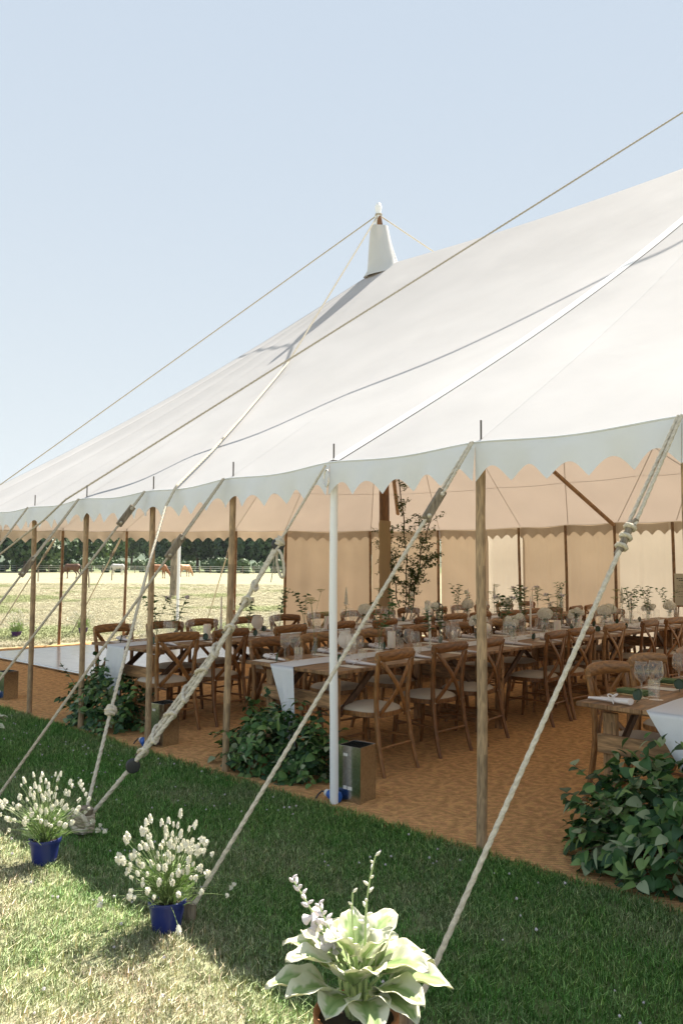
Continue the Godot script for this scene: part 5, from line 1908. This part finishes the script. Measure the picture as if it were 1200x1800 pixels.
func build_grass() -> void:
	var lr := RandomNumberGenerator.new()
	lr.seed = 101
	var dry := dry_noise
	var big := edge_noise
	for kind in 3:
		var m := grass_tuft(110 + kind, 13, 0.030 if kind < 2 else 0.042, 0.0027, 0.030)
		var xfs := []
		var cols := []
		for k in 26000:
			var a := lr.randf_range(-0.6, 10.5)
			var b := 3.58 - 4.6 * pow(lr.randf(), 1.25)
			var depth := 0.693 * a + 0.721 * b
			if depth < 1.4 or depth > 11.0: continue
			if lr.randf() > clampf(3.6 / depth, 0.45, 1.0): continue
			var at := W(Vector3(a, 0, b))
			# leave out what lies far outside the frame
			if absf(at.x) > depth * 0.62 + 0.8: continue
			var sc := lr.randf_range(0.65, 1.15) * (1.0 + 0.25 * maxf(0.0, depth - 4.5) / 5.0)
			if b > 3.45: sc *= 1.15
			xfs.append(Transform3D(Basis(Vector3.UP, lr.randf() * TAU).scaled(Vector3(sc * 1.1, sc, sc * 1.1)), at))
			# sunlight put into the blade colour away from the tent; dry patches elsewhere
			var d := clampf(dry_and_sunlit(a, b) * 0.92 + lr.randf_range(-0.22, 0.22), 0.0, 1.0)
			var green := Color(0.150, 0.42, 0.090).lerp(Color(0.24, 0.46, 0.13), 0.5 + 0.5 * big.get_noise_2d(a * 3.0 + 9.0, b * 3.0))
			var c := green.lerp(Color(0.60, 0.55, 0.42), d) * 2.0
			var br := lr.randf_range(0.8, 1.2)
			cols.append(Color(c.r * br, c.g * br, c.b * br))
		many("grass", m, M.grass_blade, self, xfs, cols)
	# clover heads
	var head := joined(G.floret, bits("c", Vector3(0, 0.03, 0), Vector3(0.004, 0.004, 0.004), 12, 0.17, 9))
	var hx := []
	for k in 620:
		var a := lr.randf_range(-0.3, 8.5)
		var b := lr.randf_range(1.2, 3.5)
		if dry.get_noise_2d(a * 1.3 + 30.0, b * 1.3) < 0.02: continue
		hx.append(Transform3D(Basis(Vector3.UP, lr.randf() * TAU).scaled(Vector3.ONE * lr.randf_range(0.7, 1.25)), W(Vector3(a, lr.randf_range(-0.012, 0.004), b))))
	many("clover_flowers", head, M.petal_lilac, self, hx)
	# rough grass of the meadow near the tent
	var tuft := grass_tuft(120, 16, 0.07, 0.006, 0.08)
	var mx := []
	var mc := []
	var mn := noise(104, 0.12, 3)
	for k in 42000:
		var dist := 13.5 + 46.0 * pow(lr.randf(), 1.6)
		var x := lr.randf_range(-0.52, 0.02) * dist
		var at := Vector3(x, -0.006, -dist)
		var q := Vector2(at.dot(U), at.dot(N))
		if q.y > 3.0 and q.y < 13.8 and q.x < 14.25: continue
		var gr := mn.get_noise_2d(x * 1.3, dist * 0.8)
		var sc := lr.randf_range(0.5, 1.1) * (1.5 if gr > 0.34 else 1.0)
		mx.append(Transform3D(Basis(Vector3.UP, lr.randf() * TAU).scaled(Vector3(sc * 1.3, sc, sc * 1.3)), at))
		var c := Color(0.53, 0.50, 0.38).lerp(Color(0.33, 0.38, 0.19), clampf(smoothstep(0.12, 0.5, gr) * 0.9 + 0.05, 0, 1)) * 2.0
		var br := lr.randf_range(0.8, 1.2)
		mc.append(Color(c.r * br, c.g * br, c.b * br))
	many("meadow_grass", tuft, M.grass_blade, self, mx, mc)

# ---------------------------------------------------------------- far things
func crown_mesh(seed_: int, rx: float, ry: float, lobes: int, cards: int, size: float, c0: Color, c1: Color) -> ArrayMesh:
	var m := MB.new()
	m.colored = true
	var lr := RandomNumberGenerator.new()
	lr.seed = seed_
	var ls := []
	for k in lobes:
		var y := lr.randf_range(-0.75, 0.8)
		var g := k * 2.4 + lr.randf()
		var r := sqrt(1.0 - y * y) * lr.randf_range(0.35, 0.75)
		ls.append([Vector3(cos(g) * r * rx, y * ry * 0.75, sin(g) * r * rx), lr.randf_range(0.28, 0.48) * rx])
	for k in cards:
		var l: Array = ls[lr.randi() % lobes]
		var d := Vector3(lr.randfn(), lr.randfn() * 0.9 + 0.25, lr.randfn()).normalized()
		var at: Vector3 = l[0] + d * l[1] * lerpf(0.55, 1.08, sqrt(lr.randf()))
		var nn := (d + Vector3(lr.randf_range(-0.9, 0.9), lr.randf_range(-0.5, 0.9), lr.randf_range(-0.9, 0.9))).normalized()
		var side := nn.cross(Vector3(lr.randf_range(-1, 1), lr.randf_range(-1, 1), lr.randf_range(-1, 1))).normalized()
		var up := side.cross(nn)
		var s := size * lr.randf_range(0.6, 1.3)
		var c := c0.lerp(c1, lr.randf())
		var i0 := m.v(at - side * s * 0.5 - up * s * 0.2, nn, c)
		var i1 := m.v(at - side * s * 0.1 + up * s * 0.5, nn, c)
		var i2 := m.v(at + side * s * 0.5 + up * s * 0.15, nn, c)
		var i3 := m.v(at + side * s * 0.15 - up * s * 0.5, nn, c)
		m.quad(i0, i1, i2, i3)
	return m.mesh()

func build_trees() -> void:
	var kinds := [
		[crown_mesh(201, 5.5, 6.0, 15, 5200, 0.62, Color(0.022, 0.055, 0.018), Color(0.060, 0.105, 0.030)), "dense dark green oak"],
		[crown_mesh(202, 4.6, 5.4, 13, 4600, 0.60, Color(0.055, 0.105, 0.030), Color(0.12, 0.175, 0.055)), "mid green ash"],
		[crown_mesh(203, 4.0, 4.2, 12, 3800, 0.55, Color(0.09, 0.15, 0.045), Color(0.18, 0.23, 0.085)), "light green lime"]]
	# pixel column of the photograph stands for a bearing only: x / depth
	var list := [[-0.395, 128, 0, 1.1], [-0.372, 140, 0, 1.25], [-0.345, 150, 0, 1.2], [-0.318, 158, 1, 1.15], [-0.290, 190, 1, 1.2], [-0.262, 205, 2, 1.25], [-0.236, 200, 1, 1.15], [-0.205, 176, 0, 1.1], [-0.180, 168, 1, 1.2], [-0.150, 165, 0, 1.2], [-0.124, 158, 0, 1.15], [-0.098, 150, 0, 1.25], [-0.072, 152, 1, 1.2], [-0.04, 160, 0, 1.2], [0.0, 168, 1, 1.2], [0.06, 170, 0, 1.3],
		[-0.44, 300, 2, 1.3], [-0.47, 260, 1, 1.2], [-0.52, 240, 0, 1.2]]
	var where := ["at the left end of the tree line", "second from the left in the tree line", "third from the left, behind the bay horse", "fourth from the left, right of the dark pair", "fifth from the left, standing farther back", "sixth from the left, farthest back", "seventh from the left, behind the grey horse", "eighth from the left, behind the middle horse", "ninth from the left, beside the grey post", "tenth from the left, right of the chestnut horse",
		"eleventh from the left", "twelfth from the left, behind the tackle rope", "just left of the canvas wall", "hidden mostly behind the canvas wall", "behind the canvas wall, far off", "behind the canvas wall, farther right", "far away beyond the pale field at the left edge", "beyond the left edge, far off", "beyond the left edge, nearer"]
	for i in list.size():
		var d: Array = list[i]
		var t := thing("tree", "%s %s" % [kinds[d[2]][1], where[i]], "tree", Vector3(d[0] * d[1], -0.02, -d[1]), i * 1.7, "trees beyond the meadow")
		var c := put("crown", kinds[d[2]][0], M.tree_leaf, t, Vector3(0, 6.0 * d[3], 0))
		c.scale = Vector3(1.0, 1.0, 1.0) * d[3]
		var m := MB.new()
		m.tube([Vector3(0, 0, 0), Vector3(0.1, 2.0, 0), Vector3(0, 5.0, 0.1)], [0.42, 0.32, 0.2], 9)
		for k in 5:
			var g := k * 1.3
			m.tube([Vector3(0, 3.0 + k * 0.3, 0), Vector3(cos(g) * 1.6, 5.0 + k * 0.3, sin(g) * 1.6), Vector3(cos(g) * 2.6, 6.6 + k * 0.3, sin(g) * 2.6)], [0.16, 0.1, 0.05], 6)
		put("trunk", m, M.stem_brown, t)
	# low bushes of the hedge in front of them
	var bush := crown_mesh(210, 1.7, 1.25, 9, 1500, 0.34, Color(0.055, 0.105, 0.035), Color(0.10, 0.155, 0.055))
	var x := -0.425
	var n := 0
	while x < -0.06:
		var dist := 138.0 + 6.0 * sin(n * 1.7)
		var sc := 0.85 + 0.35 * absf(sin(n * 2.3))
		var o := put("hedge_bush", bush, M.tree_leaf, self, Vector3(x * dist, 0.85 * sc, -dist))
		o.scale = Vector3.ONE * sc
		o.rotation.y = n * 2.1
		tag(o, "low green bush, number %d from the left in the hedge behind the fence" % (n + 1), "bush", "hedge bushes behind the fence")
		o.set_meta("label", "low green bush, %s from the left in the hedge behind the paddock fence" % (ORD[n] if n < 14 else ["fifteenth", "sixteenth", "seventeenth", "eighteenth", "nineteenth", "twentieth", "last"][mini(n - 14, 6)]))
		x += 0.0215 + 0.004 * sin(n * 3.1)
		n += 1
	# hills far behind
	for d in [[620.0, 34.0, -900.0, 200.0, Color(0.055, 0.085, 0.04), 2], [1150.0, 62.0, -1500.0, 700.0, Color(0.06, 0.085, 0.05), 3]]:
		var m := MB.new()
		m.colored = true
		var nz := noise(220 + d[5], 0.006, 4)
		var pts := []
		var cols := []
		for i in 90:
			var xx := lerpf(d[2], d[3], i / 89.0)
			for j in 10:
				var f := j / 9.0
				var zz: float = -d[0] - 320.0 * f
				var hh: float = d[1] * sin(PI * 0.5 * f) * (0.62 + 0.5 * nz.get_noise_2d(xx, zz * 0.5)) - 0.3 + 2.5 * nz.get_noise_2d(xx * 9.0, zz * 9.0) * f
				pts.append(Vector3(xx, hh, zz))
				var br := 1.0 + 0.5 * nz.get_noise_2d(xx * 5.0, zz * 5.0)
				cols.append(Color(d[4].r * br, d[4].g * br, d[4].b * br))
		m.sheet(pts, 90, 10, Vector3(0, 1, 0.5), cols)
		structure("hill", m, M.hill)

func build_fence() -> void:
	var t := thing("paddock_fence", "long low post and tape fence across the far side of the meadow", "fence", Vector3(-58, 0, -130), 0.0)
	var tape := MB.new()
	for h in [0.45, 0.80, 1.08]:
		tape.beam(Vector3(0, h, -0.02), Vector3(62, h, -0.02), 0.045, 0.012, Vector3.UP)
	put("tape", tape, M.white_plastic, t)
	var k := 0
	var post := MB.new()
	post.tube([Vector3(0, -0.1, 0), Vector3(0.01, 0.7, 0), Vector3(0, 1.2, 0)], [0.07, 0.068, 0.065], 8)
	var pm := post.mesh()
	while k * 1.75 < 62.0:
		put("post", pm, M.weathered_wood, t, Vector3(k * 1.75, 0, 0.06))
		k += 1
	# single leaning posts in the meadow
	for d in [[-0.3145, 49.4, 1.15, -0.05, "grey fence post leaning in the meadow, the nearest one"], [-0.2865, 71.6, 1.0, 0.02, "grey fence post in the meadow beside the grey horse"], [-0.3785, 65.4, 0.95, 0.0, "grey fence post in the meadow, leftmost"]]:
		var m := MB.new()
		m.tube([Vector3(0, -0.1, 0), Vector3(d[3] * 0.5, d[2] * 0.5, 0), Vector3(d[3] * 2.0, d[2], 0)], [0.055, 0.05, 0.048], 8)
		tag(put("fence_post", m, M.weathered_wood, self, Vector3(d[0] * d[1], 0, -d[1])), d[4], "post", "single posts in the meadow")
	# the pole standing in the field and the white pole before it
	var m := MB.new()
	m.tube([Vector3(0, -0.3, 0), Vector3(0.02, 3.0, 0), Vector3(-0.02, 6.6, 0)], [0.17, 0.155, 0.13], 14)
	tag(put("field_pole", m, M.weathered_wood, self, Vector3(-0.2093 * 37.7, 0, -37.7)), "thick weathered grey wooden pole standing in the meadow", "pole")
	m = MB.new()
	m.tube([Vector3(0, -0.2, 0), Vector3(0.02, 2.6, 0)], [0.038, 0.036], 12)
	tag(put("white_pole", m, M.white_paint, self, Vector3(-0.2036 * 20.9, 0, -20.9)), "slim white metal pole standing in the meadow before the grey one", "pole")

# a body as one skin: tapered capsules joined smoothly, meshed with surface nets
func skin(m: MB, caps: Array, cell: float, blend: float) -> void:
	var lo := Vector3.ONE * 1e9
	var hi := -lo
	for c in caps:
		for k in 2:
			var r: float = c[2 + k]
			lo = lo.min(c[k] - Vector3.ONE * (r + cell * 2)); hi = hi.max(c[k] + Vector3.ONE * (r + cell * 2))
	var nx := int((hi.x - lo.x) / cell) + 2
	var ny := int((hi.y - lo.y) / cell) + 2
	var nz := int((hi.z - lo.z) / cell) + 2
	var val := PackedFloat32Array()
	val.resize(nx * ny * nz)
	for i in nx:
		for j in ny:
			for k in nz:
				var p := lo + Vector3(i, j, k) * cell
				var d := 1e9
				for c in caps:
					var ab: Vector3 = c[1] - c[0]
					var tt := clampf((p - c[0]).dot(ab) / maxf(ab.length_squared(), 1e-9), 0, 1)
					var e: float = p.distance_to(c[0] + ab * tt) - lerpf(c[2], c[3], tt)
					if d > 1e8: d = e
					else:
						var hh := clampf(0.5 + 0.5 * (d - e) / blend, 0, 1)
						d = lerpf(d, e, hh) - blend * hh * (1.0 - hh)
				val[(i * ny + j) * nz + k] = d
	var id := {}
	var corner := [Vector3i(0, 0, 0), Vector3i(1, 0, 0), Vector3i(0, 1, 0), Vector3i(1, 1, 0), Vector3i(0, 0, 1), Vector3i(1, 0, 1), Vector3i(0, 1, 1), Vector3i(1, 1, 1)]
	var edges := [[0, 1], [2, 3], [4, 5], [6, 7], [0, 2], [1, 3], [4, 6], [5, 7], [0, 4], [1, 5], [2, 6], [3, 7]]
	for i in nx - 1:
		for j in ny - 1:
			for k in nz - 1:
				var v8 := []
				var neg := 0
				for c in corner:
					var x: float = val[((i + c.x) * ny + j + c.y) * nz + k + c.z]
					v8.append(x)
					if x < 0.0: neg += 1
				if neg == 0 or neg == 8: continue
				var sum := Vector3.ZERO
				var n := 0
				for e in edges:
					var a: float = v8[e[0]]
					var b: float = v8[e[1]]
					if (a < 0.0) != (b < 0.0):
						sum += Vector3(corner[e[0]]).lerp(Vector3(corner[e[1]]), a / (a - b)); n += 1
				var g := Vector3(v8[1] + v8[3] + v8[5] + v8[7] - v8[0] - v8[2] - v8[4] - v8[6], v8[2] + v8[3] + v8[6] + v8[7] - v8[0] - v8[1] - v8[4] - v8[5], v8[4] + v8[5] + v8[6] + v8[7] - v8[0] - v8[1] - v8[2] - v8[3]).normalized()
				id[Vector3i(i, j, k)] = m.v(lo + (Vector3(i, j, k) + sum / n) * cell, g)
	for q in id:
		var i: int = q.x
		var j: int = q.y
		var k: int = q.z
		var v0 := val[(i * ny + j) * nz + k]
		for ax in 3:
			var e := Vector3i.ZERO
			e[ax] = 1
			var v1 := val[((i + e.x) * ny + j + e.y) * nz + k + e.z]
			if (v0 < 0.0) == (v1 < 0.0): continue
			var s1 := Vector3i.ZERO
			s1[(ax + 1) % 3] = 1
			var s2 := Vector3i.ZERO
			s2[(ax + 2) % 3] = 1
			if id.has(q - s1) and id.has(q - s2) and id.has(q - s1 - s2):
				m.quad(id[q], id[q - s1], id[q - s1 - s2], id[q - s2])

func make_horse(body: Material, dark: Material, grazing: bool) -> Node3D:
	# local x runs from tail to head
	var t := Node3D.new()
	var caps := [[Vector3(-0.55, 1.18, 0), Vector3(0.0, 1.12, 0), 0.29, 0.31], [Vector3(0.0, 1.12, 0), Vector3(0.52, 1.16, 0), 0.31, 0.27], [Vector3(-0.62, 1.2, 0), Vector3(-0.5, 1.0, 0), 0.26, 0.25]]
	var head := [Vector3(1.15, 0.45, 0), Vector3(1.24, 0.10, 0)] if grazing else [Vector3(1.12, 1.68, 0), Vector3(1.45, 1.36, 0)]
	caps.append([Vector3(0.55, 1.24, 0), (Vector3(0.55, 1.24, 0) + head[0]) * 0.5, 0.22, 0.15])
	caps.append([(Vector3(0.55, 1.24, 0) + head[0]) * 0.5, head[0], 0.15, 0.115])
	caps.append([head[0], head[1], 0.115, 0.07])
	for s in [-1.0, 1.0]:
		var step: float = 0.08 * s
		caps.append([Vector3(0.5, 0.98, 0.13 * s), Vector3(0.50 + step, 0.55, 0.12 * s), 0.14, 0.06])
		caps.append([Vector3(0.50 + step, 0.55, 0.12 * s), Vector3(0.49 + step, 0.08, 0.12 * s), 0.058, 0.042])
		caps.append([Vector3(0.49 + step, 0.08, 0.12 * s), Vector3(0.52 + step, 0.03, 0.12 * s), 0.055, 0.05])
		caps.append([Vector3(-0.58, 1.05, 0.13 * s), Vector3(-0.42 - step, 0.78, 0.13 * s), 0.19, 0.10])
		caps.append([Vector3(-0.42 - step, 0.78, 0.13 * s), Vector3(-0.68 - step, 0.50, 0.12 * s), 0.10, 0.058])
		caps.append([Vector3(-0.68 - step, 0.50, 0.12 * s), Vector3(-0.64 - step, 0.08, 0.12 * s), 0.052, 0.042])
		caps.append([Vector3(-0.64 - step, 0.08, 0.12 * s), Vector3(-0.60 - step, 0.03, 0.12 * s), 0.055, 0.05])
		caps.append([head[0] + Vector3(0.0, 0.08, 0.06 * s), head[0] + Vector3(-0.03, 0.19, 0.075 * s), 0.035, 0.012])
	var m := MB.new()
	skin(m, caps, 0.05, 0.07)
	put("body", m, body, t)
	m = MB.new()
	m.tube([Vector3(-0.84, 1.28, 0), Vector3(-0.95, 1.1, 0), Vector3(-0.97, 0.75, 0), Vector3(-0.94, 0.45, 0)], [0.04, 0.07, 0.06, 0.015], 8)
	put("tail", m, dark, t)
	m = MB.new()
	var a := Vector3(0.50, 1.42, 0)
	var b: Vector3 = head[0] + Vector3(-0.02, 0.16, 0)
	var top := Vector3(0.14, 0.06, 0) if grazing else Vector3(-0.08, 0.06, 0)
	m.tube([a, a.lerp(b, 0.35) + top * 0.6, a.lerp(b, 0.7) + top * 0.8, b], [0.03, 0.055, 0.05, 0.03], 7, true, Color.WHITE, 1.6)
	put("mane", m, dark, t)
	return t

func build_horses() -> void:
	for d in [["dark bay horse grazing, leftmost of the four in the meadow", "horse_bay", "horse_dark", -0.3365, 79.0, 2.9, true], ["grey horse grazing far off between two posts", "horse_grey", "horse_grey", -0.279, 108.0, 0.25, true], ["bay brown horse grazing beside the thick grey pole", "horse_chestnut", "horse_dark", -0.228, 82.0, 0.35, true], ["pale chestnut horse grazing, rightmost of the four in the meadow", "horse_pale", "horse_pale", -0.1955, 95.0, 0.9, true]]:
		var h := make_horse(M[d[1]], M[d[2]], d[6])
		h.name = numbered("horse")
		add_child(h)
		h.position = Vector3(d[3] * d[4], 0, -d[4])
		h.rotation.y = d[5]
		tag(h, d[0], "horse", "horses in the meadow")

# ---------------------------------------------------------------- the scene
func _ready() -> void:
	rng.seed = 20240607
	var cam := Camera3D.new()
	cam.name = "camera"
	cam.fov = 65.47
	cam.near = 0.05
	cam.far = 6000.0
	add_child(cam)
	var pitch := atan(93.0 / 1400.0)
	cam.position = Vector3(0, 1.5, 0)
	cam.basis = Basis(Vector3.RIGHT, pitch) * Basis(Vector3.BACK, 0.006)
	cam.current = true
	var we := WorldEnvironment.new()
	we.name = "environment"
	var env := Environment.new()
	env.background_mode = Environment.BG_SKY
	var sm := ProceduralSkyMaterial.new()
	sm.sky_top_color = Color(0.490, 0.527, 0.570)
	sm.sky_horizon_color = Color(0.588, 0.607, 0.610)
	sm.sky_curve = 0.22
	sm.ground_bottom_color = Color(0.40, 0.40, 0.30)
	sm.ground_horizon_color = Color(0.58, 0.59, 0.56)
	sm.sun_angle_max = 12.0
	sm.sun_curve = 0.15
	sm.sky_energy_multiplier = 1.0
	var sky := Sky.new()
	sky.sky_material = sm
	env.sky = sky
	env.tonemap_mode = Environment.TONE_MAPPER_LINEAR
	env.tonemap_exposure = 2.9
	env.sdfgi_enabled = true
	env.ssao_enabled = true
	env.ssil_enabled = true
	env.fog_enabled = true
	env.fog_density = 0.00015
	env.fog_light_color = Color(0.86, 0.90, 0.94)
	we.environment = env
	add_child(we)
	var sun := DirectionalLight3D.new()
	sun.name = "sun"
	sun.light_energy = 1.6
	sun.light_color = Color(1.0, 0.962, 0.905)
	sun.light_angular_distance = 0.5
	sun.shadow_enabled = true
	add_child(sun)
	var el := deg_to_rad(51.8)
	var to_sun := (N * cos(0.10) + U * sin(0.10)) * cos(el) + Vector3(0, sin(el), 0)
	sun.basis = Basis.looking_at(-to_sun, Vector3.UP)

	make_materials()
	make_outline()
	build_ground()
	build_trees()
	build_fence()
	build_marquee()
	build_king_pole(K1, "tall wooden king pole wrapped in hessian, under the white cowl, beside the leafy branches")
	build_king_pole(K2, "tall wooden king pole hidden beyond the right edge of the picture")
	build_poles()
	build_walls()
	build_ropes()
	build_tables()
	build_chairs()
	build_settings()
	build_bins()
	build_heap("leafy_heap", "big dark green leafy arrangement at the lawn end of the nearest table row", 1.46, 3.98, 0.60, 0.27, 0.50, 2100, 240, 70, 301, 1.25)
	build_heap("leafy_heap", "dark green leafy arrangement left of the white pole, at the middle row's end", 4.42, 3.93, 0.50, 0.24, 0.40, 1700, 130, 26, 302)
	build_heap("leafy_heap", "dark green leafy arrangement at the end of the farthest table row, by a brown pole", 6.75, 3.90, 0.50, 0.26, 0.46, 1500, 100, 22, 303)
	build_branches()
	build_pots()
	build_horses()
	build_grass()
